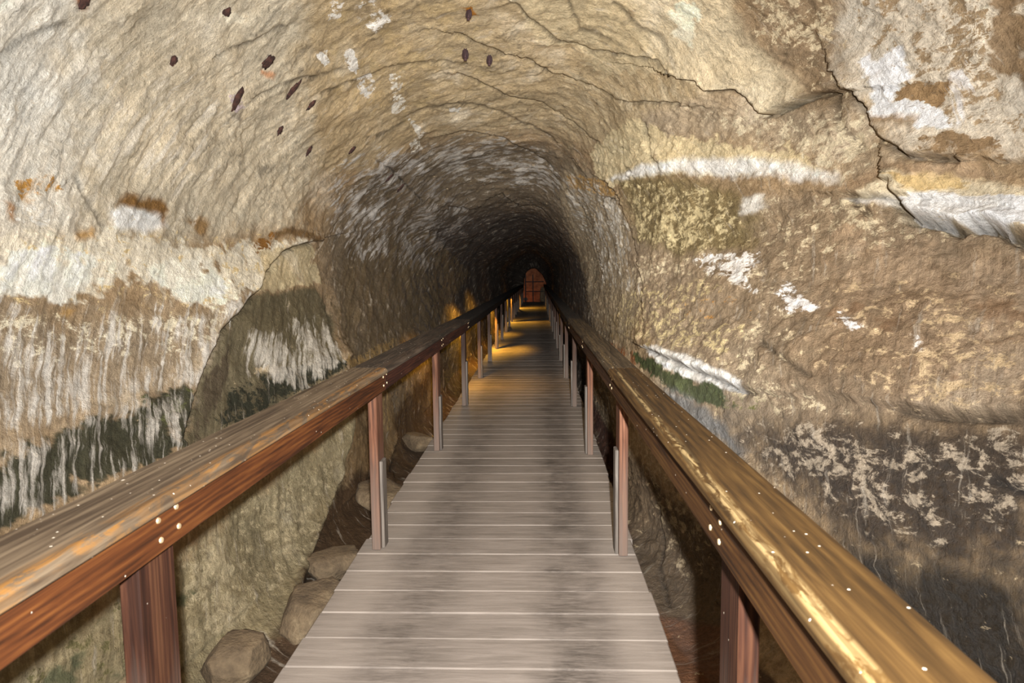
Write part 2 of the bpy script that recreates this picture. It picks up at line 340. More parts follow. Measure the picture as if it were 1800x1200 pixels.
 ('ledge_r_w2',[(0.1914,4.031),(0.19,3.788),(0.1857,3.751),(0.1879,3.94)],(246,242,236),0.9,0.01,'m'),
 ('ledge_r_shade',[(0.1957,4.111),(0.2029,3.901),(0.1986,3.467),(0.1893,3.183),(0.1921,3.444),(0.1993,3.788),(0.1943,3.966)],(168,142,112),0.9,0.012,'m'),
 ('white_ledge',[(0.0993,5.615),(0.1036,5.139),(0.1036,4.567),(0.0986,3.85),(0.0943,3.876),(0.0921,4.058),(0.0921,4.405),(0.0936,5.241)],(246,240,230),1,0.006,'m'),
 ('green_r',[(0.0921,6.487),(0.0929,5.241),(0.0921,4.405),(0.0921,4.018),(0.0864,3.863),(0.0829,3.979),(0.0814,4.478),(0.0864,5.783)],(78,84,50),0.85,0.025,'b'),
 ('green_r2',[(0.09,4.098),(0.0907,3.677),(0.0807,3.524),(0.0807,3.8)],(120,118,66),0.5,0.03,'f'),
 ('orange_r3',[(0.085,8.744),(0.0929,6.176),(0.0871,5.346),(0.0807,6.299)],(150,84,34),0.6,0.015,'d'),
 ('grey_r',[(0.0821,4.892),(0.0829,4.362),(0.0779,3.94),(0.07,3.665),(0.0657,3.738),(0.0729,4.612)],(128,126,122),0.95,0.02,'m'),
 ('low_r',[(0.0786,3.838),(0.0957,3.001),(0.1036,2.456),(0.065,2.219),(0.0521,2.875),(0.0657,3.512)],(70,58,46),1,0.06,'m'),
 ('low_r_p',[(0.0786,3.838),(0.0957,3.001),(0.1036,2.456),(0.0807,2.315),(0.0607,2.623),(0.0557,2.952),(0.0657,3.512)],(178,162,140),0.48,0.06,'f'),
 ('rail_shadow_br',[(0.0529,3.06),(0.0564,2.606),(0.065,2.219),(0.0286,2.112),(0.0157,2.338)],(50,42,32),1,0.05,'m'),  # shadow of the right handrail painted on the wall
 ('below_r',[(0.0171,6.34),(0.0371,5.156),(0.0271,3.714),(-0.0014,3.399),(-0.0207,3.594),(-0.0043,5.416)],(116,98,76),1,0.02,'m'),
 ('below_r_p',[(0.035,4.797),(0.0286,3.838),(0.0171,3.714),(-0.0043,3.888),(0.0143,4.734)],(196,176,144),0.42,0.02,'f'),
 ('below_r_far',[(0.0093,10.543),(0.0171,6.34),(-0.0043,5.416),(-0.0093,7.158)],(84,58,46),1,0.02,'m'),
 ('floor_r',[(-0.0229,3.665),(0.0007,3.41),(-0.0221,2.606),(-0.0314,2.606)],(118,82,58),1,0.02,'m'),
 ('lime1',[(0.4979,4.612),(0.4879,4.642),(0.4807,4.876),(0.4843,5.056),(0.4957,5.072),(0.5007,4.844)],(244,238,228),0.62,0.006,'f'),
 ('lime2',[(0.5307,4.813),(0.5236,4.892),(0.5264,5.022),(0.5321,5.022)],(244,240,232),0.8,0.006,'f'),
 ('lime3',[(0.5179,5.039),(0.5114,5.072),(0.5129,5.293),(0.5186,5.398),(0.5221,5.241)],(242,236,226),0.65,0.006,'f'),
 ('lime4',[(0.5221,5.381),(0.5093,5.56),(0.5121,5.841),(0.5243,5.898),(0.525,5.708)],(236,230,220),0.6,0.006,'f'),
 ('lime5',[(0.5,5.727),(0.4921,5.802),(0.4929,6.036),(0.4986,6.176),(0.4986,6.616),(0.5093,6.682),(0.515,6.466),(0.5064,6.095)],(240,232,216),0.6,0.006,'f'),
 ('lime6',[(0.5057,6.682),(0.5007,7.019),(0.4971,7.544),(0.5086,7.644),(0.51,8.162),(0.5236,7.951),(0.5179,7.47),(0.5064,7.397)],(238,230,214),0.65,0.006,'f'),
 ('lime7',[(0.4679,7.019),(0.455,7.158),(0.4607,7.301),(0.4686,7.182)],(238,232,220),0.7,0.006,'f'),
 ('lime8',[(0.55,3.8),(0.5436,3.979),(0.5479,4.031),(0.5521,3.901)],(238,228,204),0.7,0.008,'f'),
 ('lime9',[(0.5079,4.463),(0.5,4.492),(0.5071,4.688),(0.5143,4.642)],(244,238,228),0.6,0.006,'f'),
 ('rust_t1',[(0.4421,5.122),(0.435,5.156),(0.4321,5.328),(0.4393,5.259)],(176,118,50),0.8,0.008,'f'),
 ('rust_t0',[(0.5764,2.952),(0.5743,3.02),(0.5779,3.04),(0.5793,3.001)],(150,84,36),0.9,0.008,'m'),
 ('rust_t2',[(0.5564,4.434),(0.5529,4.582),(0.5564,4.567),(0.5586,4.463)],(196,120,60),0.7,0.006,'m'),
 ('lilac1',[(0.5757,4.249),(0.5714,4.347),(0.5779,4.507),(0.5836,4.376)],(206,188,190),0.7,0.008,'f'),
 ('grey1',[(0.5829,4.319),(0.5786,4.478),(0.585,4.507),(0.5857,4.376)],(128,118,104),0.8,0.008,'m'),
]
# cracks and ledge lips: line,half width,depth,height of the step,a spot on the raised side
CRACKS = [
 ('c1',[(0.4093,5.19),(0.3986,5.47),(0.3771,5.802),(0.3471,5.879),(0.3171,5.597),(0.3036,5.416),(0.2886,5.363)],0.006,0.02,0.02,(0.3314,5.506)),
 ('c1b',[(0.3771,5.241),(0.3643,5.56),(0.3379,5.578)],0.005,0.015,0.0,None),
 ('c1c',[(0.3507,5.156),(0.3271,5.259),(0.3121,5.224),(0.3036,5.259)],0.005,0.015,0.0,None),
 ('c2',[(0.4486,5.542),(0.4293,5.86),(0.415,6.016),(0.395,6.196),(0.3729,6.466),(0.335,6.487),(0.3036,6.361),(0.2893,6.115),(0.27,5.56)],0.007,0.03,0.03,(0.41,5.822)),
 ('c3',[(0.4536,6.319),(0.4414,6.53),(0.4143,6.996),(0.3757,7.277),(0.3471,7.569),(0.3036,7.619),(0.2886,7.421)],0.007,0.03,0.025,(0.4079,6.66)),
 ('c4',[(0.4714,8.056),(0.4521,8.216),(0.4164,8.659),(0.39,9.368),(0.3579,9.809),(0.3321,10.036)],0.008,0.03,0.03,(0.4207,8.109)),
 ('c4b',[(0.535,6.704),(0.5143,6.859),(0.4907,6.837),(0.4607,6.973),(0.4364,7.277),(0.3921,8.056),(0.3393,8.659)],0.006,0.012,0.01,(0.4586,6.704)),
 ('c4c',[(0.5436,5.241),(0.5143,5.56),(0.4907,5.708),(0.4679,5.879),(0.445,6.135)],0.005,0.012,0.008,(0.4871,5.524)),
 ('c4d',[(0.5664,3.966),(0.555,4.125),(0.5457,4.263),(0.5343,4.362)],0.005,0.012,0.006,(0.5514,4.058)),
 ('c4e',[(0.5707,4.537),(0.5521,4.766),(0.5364,5.056),(0.5236,5.224)],0.005,0.012,0.006,(0.5479,4.673)),
 ('c5',[(0.3064,8.716),(0.2764,8.716),(0.2586,8.802),(0.2407,8.352),(0.2293,7.719)],0.007,0.03,0.02,(0.2629,7.847)),
 ('c5b',[(0.25,7.873),(0.2271,7.397),(0.2064,7.182),(0.1914,6.973),(0.165,6.66),(0.1357,6.095)],0.008,0.05,0.04,(0.1921,6.361)),
 ('c6',[(0.295,10.337),(0.2679,10.303),(0.2357,10.202),(0.1857,9.873),(0.1414,8.773)],0.008,0.04,0.02,(0.2321,9.096)),
 ('c6b',[(0.3029,11.295),(0.2514,12.061),(0.175,13.049),(0.1214,11.444),(0.0957,10.202)],0.01,0.05,0.03,(0.21,11.111)),
 ('c7',[(0.5321,11.444),(0.4893,12.628),(0.4607,12.1),(0.4343,11.982),(0.4021,13.618),(0.3421,13.265),(0.2921,13.529),(0.22,16.526),(0.155,15.94)],0.014,0.06,0.06,(0.4379,10.543)),
 ('c8',[(0.2657,6.837),(0.2514,6.882),(0.2407,6.726)],0.006,0.03,0.02,(0.2457,6.156)),
 ('c8b',[(0.2714,6.156),(0.2629,6.196),(0.2436,6.176),(0.235,6.036)],0.006,0.03,0.02,(0.2479,5.841)),
 ('c9',[(0.2886,5.363),(0.2793,5.241),(0.27,5.19),(0.2607,4.957),(0.2493,4.876),(0.2407,4.797),(0.2393,4.703),(0.24,4.552),(0.2407,4.405),(0.2386,4.263)],0.006,0.07,0.1,(0.2671,4.766)),
 ('c10',[(0.245,4.193),(0.2364,4.166),(0.2293,4.071),(0.2207,3.992),(0.2129,3.901),(0.2036,3.69),(0.2007,3.582),(0.1993,3.467)],0.006,0.06,0.08,(0.225,3.8)),
 ('c11',[(0.2371,4.291),(0.2264,4.235),(0.2214,4.166),(0.2114,4.058)],0.006,0.03,0.01,(0.225,4.376)),
 ('c12',[(0.1921,4.045),(0.185,3.94),(0.1807,3.876)],0.006,0.03,0.02,(0.1836,4.098)),
 ('c12b',[(0.1936,3.788),(0.1864,3.738),(0.1779,3.629),(0.1757,3.489),(0.1736,3.41),(0.1714,3.344),(0.1729,3.3),(0.1693,3.142),(0.1629,2.971)],0.007,0.09,0.12,(0.1814,3.444)),
 ('c12c',[(0.1929,4.071),(0.1879,3.738)],0.006,0.03,0.05,(0.1936,3.901)),
 ('c13',[(0.1,2.971),(0.1,2.782),(0.1029,2.606),(0.1036,2.489)],0.008,0.04,0.05,(0.1043,2.746)),
 ('c13b',[(0.1179,3.927),(0.1086,3.582),(0.1057,3.455)],0.006,0.02,0.0,None),
 ('c13c',[(0.085,2.547),(0.0843,2.432)],0.006,0.03,0.02,(0.0886,2.497)),
 ('c14',[(0.6414,6.196),(0.6486,5.652),(0.6529,5.434),(0.665,5.089),(0.6771,4.829),(0.6893,4.463),(0.6986,4.207),(0.7071,4.031),(0.7171,3.876),(0.7264,3.726),(0.7421,3.467)],0.01,0.05,0.09,(0.6986,3.914)),
 ('c15',[(0.6471,6.509),(0.6914,6.445),(0.7329,5.957)],0.012,0.03,0.05,(0.6971,5.841)),
 ('c16',[(0.7371,6.257),(0.7729,5.634),(0.7964,5.156),(0.8336,3.751)],0.012,0.05,0.12,(0.7857,4.813)),
 ('c17',[(0.7807,7.229),(0.8086,7.158),(0.8293,6.237)],0.012,0.03,0.06,(0.79,6.156)),
 ('c18',[(0.0286,4.813),(0.0114,4.478),(-0.0057,4.139),(-0.0129,3.738)],0.006,0.03,0.0,None),
 ('c19',[(0.0993,5.506),(0.0986,4.657),(0.0943,3.901),(0.095,3.8)],0.008,0.02,0.07,(0.1029,4.277)),
 ('c20',[(0.6036,2.684),(0.5936,2.81),(0.5857,2.961)],0.006,0.01,0.0,None),
 ('c21',[(0.6464,3.388),(0.63,3.183),(0.6343,3.101)],0.005,0.012,0.0,None),
 ('c22',[(0.555,10.004),(0.5486,7.977),(0.5507,7.229)],0.007,0.02,0.01,None),
]
BAT_SPOTS = [(0.4443,5.822),(0.4264,6.016),(0.4371,5.19)]
LUMP_SPOTS = [(0.5757,4.347),(0.5514,4.463),(0.5543,4.892),(0.5514,5.259),(0.5764,5.072),(0.5764,5.671),(0.5771,3.653),(0.5771,3.001),(0.5586,8.744),(0.5564,8.056),(0.5564,6.445),(0.5479,3.863)]
# ------------------------------------------------------------------ materials
class NT:
    def __init__(self, name):
        self.m = bpy.data.materials.new(name); self.m.use_nodes = True
        self.t = self.m.node_tree; self.b = self.t.nodes['Principled BSDF']
    def n(self, typ, **kw):
        nd = self.t.nodes.new(typ)
        for k, v in kw.items():
            if k.startswith('i_'):
                nd.inputs[k[2:].replace('_', ' ')].default_value = v
            else: setattr(nd, k, v)
        return nd
    def link(self, a, b): self.t.links.new(a, b)
    def math(self, op, a, b=None, clamp=False):
        nd = self.n('ShaderNodeMath', operation=op, use_clamp=clamp)
        for i, v in enumerate((a, b)):
            if v is None: continue
            if isinstance(v, (int, float)): nd.inputs[i].default_value = v
            else: self.link(v, nd.inputs[i])
        return nd.outputs[0]
    def mix(self, fac, a, b, mode='MIX'):
        nd = self.n('ShaderNodeMix', data_type='RGBA', blend_type=mode)
        for sock, v in ((nd.inputs[0], fac), (nd.inputs[6], a), (nd.inputs[7], b)):
            if isinstance(v, (int, float)): sock.default_value = v
            elif isinstance(v, tuple): sock.default_value = v
            else: self.link(v, sock)
        return nd.outputs[2]
    def ramp(self, fac, stops):
        nd = self.n('ShaderNodeValToRGB'); cr = nd.color_ramp
        while len(cr.elements) < len(stops): cr.elements.new(.5)
        for e, (p, c) in zip(cr.elements, stops):
            e.position = p; e.color = c if isinstance(c, tuple) else (c, c, c, 1)
        self.link(fac, nd.inputs[0]); return nd.outputs[0]
    def mapping(self, vec, scale=(1, 1, 1), loc=(0, 0, 0)):
        nd = self.n('ShaderNodeMapping'); nd.inputs['Scale'].default_value = scale; nd.inputs['Location'].default_value = loc
        self.link(vec, nd.inputs[0]); return nd.outputs[0]
    def noise(self, vec, scale, detail=4, rough=.55, dist=0.0):
        nd = self.n('ShaderNodeTexNoise'); nd.inputs['Scale'].default_value = scale
        nd.inputs['Detail'].default_value = detail; nd.inputs['Roughness'].default_value = rough
        nd.inputs['Distortion'].default_value = dist
        self.link(vec, nd.inputs['Vector']); return nd.outputs['Fac']
    def bump(self, h, strength, dist, normal=None):
        nd = self.n('ShaderNodeBump'); nd.inputs['Strength'].default_value = strength; nd.inputs['Distance'].default_value = dist
        self.link(h, nd.inputs['Height'])
        if normal is not None: self.link(normal, nd.inputs['Normal'])
        return nd.outputs[0]

def rock_material():
    T = NT('limestone')
    geo = T.n('ShaderNodeNewGeometry').outputs['Position']
    col = T.n('ShaderNodeAttribute', attribute_name='rock_color').outputs['Color']
    wet = T.n('ShaderNodeAttribute', attribute_name='wet').outputs['Fac']
    flow = T.n('ShaderNodeAttribute', attribute_name='flow').outputs['Vector']
    chip = T.n('ShaderNodeAttribute', attribute_name='chip_color')
    trik = T.n('ShaderNodeAttribute', attribute_name='trickle_color')
    fine = T.noise(geo, 38, 7, .7)
    grit = T.noise(geo, 120, 4, .6)
    stre = T.noise(T.mapping(flow, (4, 30, 1)), 1.0, 8, .68, .5)
    cn = T.noise(T.mapping(geo, (1, .75, 1.35)), 13, 10, .74, .3)
    tn = T.noise(T.mapping(flow, (3.4, 24, 1)), 1.0, 8, .66, .5)
    spread = lambda n: T.math('ADD', T.math('MULTIPLY', T.math('SUBTRACT', n, .5), 3.0), .5, clamp=True)
    thr = lambda cover, n, w: T.math('ADD', T.math('DIVIDE', T.math('SUBTRACT', cover, n), w), .5, clamp=True)
    cn_, tn_ = spread(cn), spread(tn)
    fchip = thr(chip.outputs['Alpha'], cn_, .16)
    ftrik = T.math('MULTIPLY', thr(trik.outputs['Alpha'], tn_, .42), .9)
    v1 = T.ramp(fine, [(.28, .66), (.5, 1.0), (.72, 1.32)])
    v2 = T.ramp(stre, [(.3, .60), (.52, 1.02), (.72, 1.36)])
    v3 = T.ramp(grit, [(.3, .80), (.7, 1.18)])
    c = T.mix(fchip, col, chip.outputs['Color'])
    dark = T.math('MULTIPLY', T.ramp(cn_, [(.62, 0.0), (.86, 1.0)]), T.math('ADD', .18, chip.outputs['Alpha'], clamp=True))
    c = T.mix(T.math('MULTIPLY', dark, .8), c, T.mix(1.0, c, lin((150, 138, 126)), 'MULTIPLY'))
    c = T.mix(ftrik, c, trik.outputs['Color'])
    c = T.mix(.85, c, v1, 'MULTIPLY'); c = T.mix(.8, c, v2, 'MULTIPLY'); c = T.mix(.5, c, v3, 'MULTIPLY')
    # thin dark seams where flakes overlap
    seam = T.ramp(T.math('ABSOLUTE', T.math('SUBTRACT', cn, .5)), [(.0, 1.0), (.012, 0.0)])
    c = T.mix(T.math('MULTIPLY', seam, .22), c, lin((70, 52, 36)))
    T.link(c, T.b.inputs['Base Color'])
    h = T.math('ADD', T.math('MULTIPLY', fine, .9), T.math('ADD', T.math('MULTIPLY', grit, .3), T.math('ADD', T.math('MULTIPLY', stre, .6), T.math('MULTIPLY', cn, 1.1))))
    T.link(T.bump(h, .9, .03), T.b.inputs['Normal'])
    r = T.math('SUBTRACT', .88, T.math('MULTIPLY', wet, T.math('MULTIPLY', T.ramp(fine, [(.4, .35), (.6, 1.0)]), .55)))
    T.link(r, T.b.inputs['Roughness'])
    T.link(T.math('ADD', .15, T.math('MULTIPLY', wet, .6)), T.b.inputs['Specular IOR Level'])
    return T.m
def far_material():
    T = NT('reddish_rock')
    geo = T.n('ShaderNodeNewGeometry').outputs['Position']
    n = T.noise(geo, 3.0, 6, .6)
    T.link(T.ramp(n, [(.35, lin((120, 70, 44))), (.65, lin((176, 112, 74)))]), T.b.inputs['Base Color'])
    T.b.inputs['Roughness'].default_value = .9
    T.link(T.bump(n, .8, .1), T.b.inputs['Normal'])
    return T.m
def wood(name, dark, mid, light, axis='Y', rough=.45, grain=1.0, specks=0.0, spec=.4, worn=None, foot=False):
    """sawn timber: grain runs along one axis of the object; worn=(axis position, width, colour) a strip rubbed bare"""
    T = NT(name)
    obj = T.n('ShaderNodeTexCoord').outputs['Object']
    rnd = T.n('ShaderNodeObjectInfo').outputs['Random']
    comb = T.n('ShaderNodeCombineXYZ')
    for i in range(3): T.link(T.math('MULTIPLY', rnd, 37.0 + 11 * i), comb.inputs[i])
    vadd = T.n('ShaderNodeVectorMath', operation='ADD'); T.link(obj, vadd.inputs[0]); T.link(comb.outputs[0], vadd.inputs[1])
    v = vadd.outputs[0]
    along = {'X': (.9, 11, 11), 'Y': (11, .9, 11), 'Z': (11, 11, .9)}[axis]
    fineal = {'X': (3, 90, 90), 'Y': (90, 3, 90), 'Z': (90, 90, 3)}[axis]
    g1 = T.noise(T.mapping(v, along), 1.6, 5, .6, 1.2)
    g2 = T.noise(T.mapping(v, fineal), 1.0, 4, .6, .3)
    wv = T.n('ShaderNodeTexWave', wave_type='RINGS', rings_direction=axis)
    wv.inputs['Scale'].default_value = 22; wv.inputs['Distortion'].default_value = 6.0; wv.inputs['Detail'].default_value = 3
    T.link(T.mapping(v, {'X': (.10, 1, 1), 'Y': (1, .10, 1), 'Z': (1, 1, .10)}[axis]), wv.inputs['Vector'])
    f = T.math('ADD', T.math('MULTIPLY', g1, .55), T.math('ADD', T.math('MULTIPLY', g2, .34), T.math('MULTIPLY', wv.outputs['Fac'], .085 * grain)))
    c = T.ramp(f, [(.39, lin(dark)), (.50, lin(mid)), (.62, lin(light))])
    knots = T.n('ShaderNodeTexVoronoi'); knots.inputs['Scale'].default_value = 2.3
    T.link(T.mapping(v, {'X': (.5, 1.6, 1.6), 'Y': (1.6, .5, 1.6), 'Z': (1.6, 1.6, .5)}[axis]), knots.inputs['Vector'])
    kf = T.ramp(knots.outputs['Distance'], [(.03, 1.0), (.085, 0.0)])
    c = T.mix(T.math('MULTIPLY', kf, .7), c, lin(dark), 'MIX')
    if worn:
        ax, pos, width, wc, amount = worn
        sep = T.n('ShaderNodeSeparateXYZ'); T.link(obj, sep.inputs[0])
        d = T.math('ABSOLUTE', T.math('SUBTRACT', sep.outputs[ax], pos))
        wn = T.noise(T.mapping(v, (30, 7, 30)), 1.0, 6, .7, .8)
        wf = T.math('SUBTRACT', 1.0, T.math('DIVIDE', d, width), clamp=True)
        wf = T.math('MULTIPLY', wf, T.ramp(wn, [(.44, .0), (.52, 1.0)]), clamp=True)
        wfine = T.ramp(wv.outputs['Fac'], [(.3, .35), (.6, 1.0)])
        c = T.mix(T.math('MULTIPLY', T.math('MULTIPLY', wf, wfine), amount, clamp=True), c, lin(wc))
    if foot:                                                # posts grey and dusty towards the boards
        sep = T.n('ShaderNodeSeparateXYZ'); T.link(obj, sep.inputs[0])
        ff = T.ramp(T.math('ADD', sep.outputs[2], T.math('MULTIPLY', T.math('SUBTRACT', g1, .5), .5)), [(.05, 1.0), (.62, 0.0)])
        c = T.mix(T.math('MULTIPLY', ff, .75), c, lin((118, 104, 94)))
    if specks:
        geo = T.n('ShaderNodeNewGeometry').outputs['Position']
        vo = T.n('ShaderNodeTexVoronoi'); vo.inputs['Scale'].default_value = 17
        T.link(T.mapping(geo, (1.5, .8, 1.5)), vo.inputs['Vector'])
        sepc = T.n('ShaderNodeSeparateColor'); T.link(vo.outputs['Color'], sepc.inputs[0])
        on = T.math('GREATER_THAN', sepc.outputs[0], 1 - specks)
        sp = T.math('MULTIPLY', on, T.ramp(vo.outputs['Distance'], [(.07, 1.0), (.11, 0.0)]))
        vo2 = T.n('ShaderNodeTexVoronoi'); vo2.inputs['Scale'].default_value = 70
        T.link(geo, vo2.inputs['Vector'])
        sepd = T.n('ShaderNodeSeparateColor'); T.link(vo2.outputs['Color'], sepd.inputs[0])
        sp2 = T.math('MULTIPLY', T.math('GREATER_THAN', sepd.outputs[1], 1 - specks), T.ramp(vo2.outputs['Distance'], [(.12, .9), (.2, 0.0)]))
        c = T.mix(T.math('MAXIMUM', sp, sp2), c, lin((232, 220, 200)))
    T.link(c, T.b.inputs['Base Color'])
    T.link(T.bump(f, .5, .008), T.b.inputs['Normal'])
    T.link(T.math('ADD', rough - .1, T.math('MULTIPLY', g1, .25)), T.b.inputs['Roughness'])
    T.b.inputs['Specular IOR Level'].default_value = spec
    return T.m
def plank_material():
    T = NT('dusty_boards')
    obj = T.n('ShaderNodeTexCoord').outputs['Object']
    rnd = T.n('ShaderNodeObjectInfo').outputs['Random']
    comb = T.n('ShaderNodeCombineXYZ')
    for i in range(3): T.link(T.math('MULTIPLY', rnd, 23.0 + 17 * i), comb.inputs[i])
    vadd = T.n('ShaderNodeVectorMath', operation='ADD'); T.link(obj, vadd.inputs[0]); T.link(comb.outputs[0], vadd.inputs[1])
    v = vadd.outputs[0]
    geo = T.n('ShaderNodeNewGeometry').outputs['Position']
    g = T.noise(T.mapping(v, (3, 30, 30)), 1.0, 6, .65, .6)
    fleck = T.noise(T.mapping(v, (9, 55, 55)), 1.0, 5, .7, .5)
    blot = T.noise(geo, 3.2, 4, .6)
    c = T.ramp(g, [(.3, lin((118, 109, 100))), (.5, lin((136, 126, 117))), (.7, lin((150, 140, 131)))])
    sep = T.n('ShaderNodeSeparateXYZ'); T.link(geo, sep.inputs[0])
    x = T.math('ADD', sep.outputs[0], T.math('MULTIPLY', T.math('SUBTRACT', blot, .5), .25))
    # trodden, dirtier lanes and the dusty margins beside the posts
    def lane(pos, w):
        return T.ramp(T.math('DIVIDE', T.math('ABSOLUTE', T.math('SUBTRACT', x, pos)), w), [(.25, 1.0), (1.0, 0.0)])
    lanes = T.math('MAXIMUM', lane(.17, .24), T.math('MULTIPLY', lane(-.56, .26), .8))
    dirt = T.math('MULTIPLY', T.math('MULTIPLY', lanes, T.ramp(blot, [(.32, .2), (.62, 1.0)])), T.ramp(fleck, [(.35, .25), (.62, 1.0)]))
    c = T.mix(T.math('MULTIPLY', dirt, .8), c, lin((66, 59, 54)))
    fk = T.ramp(fleck, [(.66, 0.0), (.74, 1.0)])
    c = T.mix(T.math('MULTIPLY', fk, T.math('ADD', .15, T.math('MULTIPLY', lanes, .45))), c, lin((70, 60, 54)))
    dust = T.math('MAXIMUM', lane(-.86, .16), lane(.40, .12))
    c = T.mix(T.math('MULTIPLY', dust, .35), c, lin((162, 151, 140)))
    tint = T.ramp(rnd, [(0.0, .9), (1.0, 1.06)])
    c = T.mix(1.0, c, tint, 'MULTIPLY')
    T.link(c, T.b.inputs['Base Color'])
    T.b.inputs['Roughness'].default_value = .8
    T.b.inputs['Specular IOR Level'].default_value = .2
    T.link(T.bump(T.math('ADD', g, fleck), .3, .004), T.b.inputs['Normal'])
    return T.m
def plain(name, c, rough=.6, metal=0.0, var=.15, scale=40, bump=.3):
    T = NT(name)
    geo = T.n('ShaderNodeTexCoord').outputs['Object']
    n = T.noise(geo, scale, 4, .6)
    T.link(T.mix(1.0, lin(c), T.ramp(n, [(.3, 1 - var * 2), (.7, 1 + var * 2)]), 'MULTIPLY'), T.b.inputs['Base Color'])
    T.b.inputs['Roughness'].default_value = rough; T.b.inputs['Metallic'].default_value = metal
    T.link(T.bump(n, bump, .01), T.b.inputs['Normal'])
    return T.m
def glow(name, c, s):
    T = NT(name)
    T.b.inputs['Base Color'].default_value = lin(c)
    T.b.inputs['Emission Color'].default_value = lin(c); T.b.inputs['Emission Strength'].default_value = s
    return T.m
def stone_material():
    T = NT('loose_stone')
    obj = T.n('ShaderNodeTexCoord').outputs['Object']
    n = T.noise(obj, 6, 6, .65); g = T.noise(obj, 40, 4, .6)
    c = T.ramp(n, [(.3, lin((78, 64, 48))), (.55, lin((118, 100, 76))), (.75, lin((158, 140, 110)))])
    T.link(T.mix(.7, c, T.ramp(g, [(.3, .75), (.7, 1.2)]), 'MULTIPLY'), T.b.inputs['Base Color'])
    T.b.inputs['Roughness'].default_value = .9
    T.link(T.bump(T.math('ADD', n, g), .6, .02), T.b.inputs['Normal'])
    return T.m
M_ROCK = rock_material(); M_FAR = far_material(); M_STONE = stone_material()
M_PLANK = plank_material()
WORN_L = lambda c, k: (0, .085, .035, c, k)
WORN_R = lambda c, k: (0, -.060, .018, c, k)
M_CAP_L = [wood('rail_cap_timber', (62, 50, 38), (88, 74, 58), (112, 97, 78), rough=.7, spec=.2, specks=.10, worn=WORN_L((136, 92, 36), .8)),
           wood('rail_cap_timber_grey_dimmed', (40, 33, 27), (60, 50, 41), (84, 72, 60), rough=.75, spec=.2, specks=.10, worn=WORN_L((66, 44, 26), .6)),
           wood('rail_cap_timber_far_dimmed', (22, 19, 17), (34, 29, 26), (48, 42, 37), rough=.8, spec=.15, specks=.03)]  # second and third: fading of the flash with distance put into the colour
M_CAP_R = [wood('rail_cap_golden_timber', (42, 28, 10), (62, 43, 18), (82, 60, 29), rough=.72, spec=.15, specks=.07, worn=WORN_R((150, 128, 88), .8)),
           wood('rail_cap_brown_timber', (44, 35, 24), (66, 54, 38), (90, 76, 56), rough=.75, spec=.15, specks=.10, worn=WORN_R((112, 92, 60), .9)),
           wood('rail_cap_grey_timber_dimmed', (34, 29, 25), (50, 44, 38), (66, 58, 50), rough=.8, spec=.15, specks=.03)]  # third: far lengths darkened in colour for the weaker light there
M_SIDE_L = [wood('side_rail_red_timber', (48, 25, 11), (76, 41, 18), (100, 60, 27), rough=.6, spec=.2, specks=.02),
            wood('side_rail_red_timber_dimmed', (36, 17, 11), (56, 28, 18), (76, 42, 26), rough=.65, spec=.2, specks=.04),
            wood('side_rail_timber_far_dimmed', (20, 14, 11), (32, 23, 18), (46, 34, 26), rough=.7, spec=.15)]  # second and third darkened in colour as the light weakens along the tunnel
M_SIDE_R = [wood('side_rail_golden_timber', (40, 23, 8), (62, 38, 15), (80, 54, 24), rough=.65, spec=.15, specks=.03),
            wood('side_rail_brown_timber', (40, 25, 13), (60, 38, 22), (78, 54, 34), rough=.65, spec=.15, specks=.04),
            wood('side_rail_timber_far_dimmed_right', (24, 17, 14), (38, 28, 23), (50, 40, 34), rough=.7, spec=.15)]  # third: dim light of the far lengths painted into the timber
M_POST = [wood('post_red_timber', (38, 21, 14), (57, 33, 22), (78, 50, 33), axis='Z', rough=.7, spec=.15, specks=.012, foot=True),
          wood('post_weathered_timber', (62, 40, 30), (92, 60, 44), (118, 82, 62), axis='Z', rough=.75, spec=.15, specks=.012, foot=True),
          wood('post_timber_far_dimmed', (40, 28, 23), (60, 44, 36), (80, 60, 50), axis='Z', rough=.75, spec=.15, foot=True)]  # third: far posts painted darker for the weak light there
M_BATTEN = wood('grey_batten_timber', (70, 62, 56), (98, 90, 82), (124, 114, 104), axis='Z', rough=.7)
M_JOIST = wood('bearer_timber', (50, 36, 26), (78, 58, 42), (100, 78, 58), rough=.8)
M_NAIL = plain('nail_steel', (214, 190, 150), .35, .6, .05)
M_BAT = plain('bat_fur', (62, 40, 40), .85, 0, .2, 120, .5)
M_WING = plain('bat_wing', (44, 28, 30), .6, 0, .15, 80)
M_CRUST = plain('rust_crust', (58, 34, 27), .95, 0, .4, 50, .8)
M_IRON = plain('black_iron', (22, 20, 19), .6, .5, .2, 30)
M_LAMP = plain('lamp_housing', (40, 38, 36), .5, .3, .1, 30)
M_AMBER = glow('amber_lamp_glass', (255, 170, 40), 4.0)
M_RED = glow('orange_lamp_glass', (255, 110, 40), 4.0)
# ------------------------------------------------------------------ the rock: displacement, stains and painted shade
uu = u_rows(); yy = y_rows()
NUa, NYa = len(uu), len(yy)
P = base_surface(uu, yy).astype(np.float32)
def grid_normals(P):
    du = np.empty_like(P); dv = np.empty_like(P)
    du[:, 1:-1] = P[:, 2:] - P[:, :-2]
    du[:, 0] = P[:, 1] - P[:, -2]; du[:, -1] = du[:, 0]     # closed loop (first column = last column)
    dv[1:-1] = P[2:] - P[:-2]; dv[0] = P[1] - P[0]; dv[-1] = P[-1] - P[-2]
    n = np.cross(du, dv)
    n /= np.linalg.norm(n, axis=2, keepdims=True) + 1e-9
    return n
N0 = grid_normals(P)
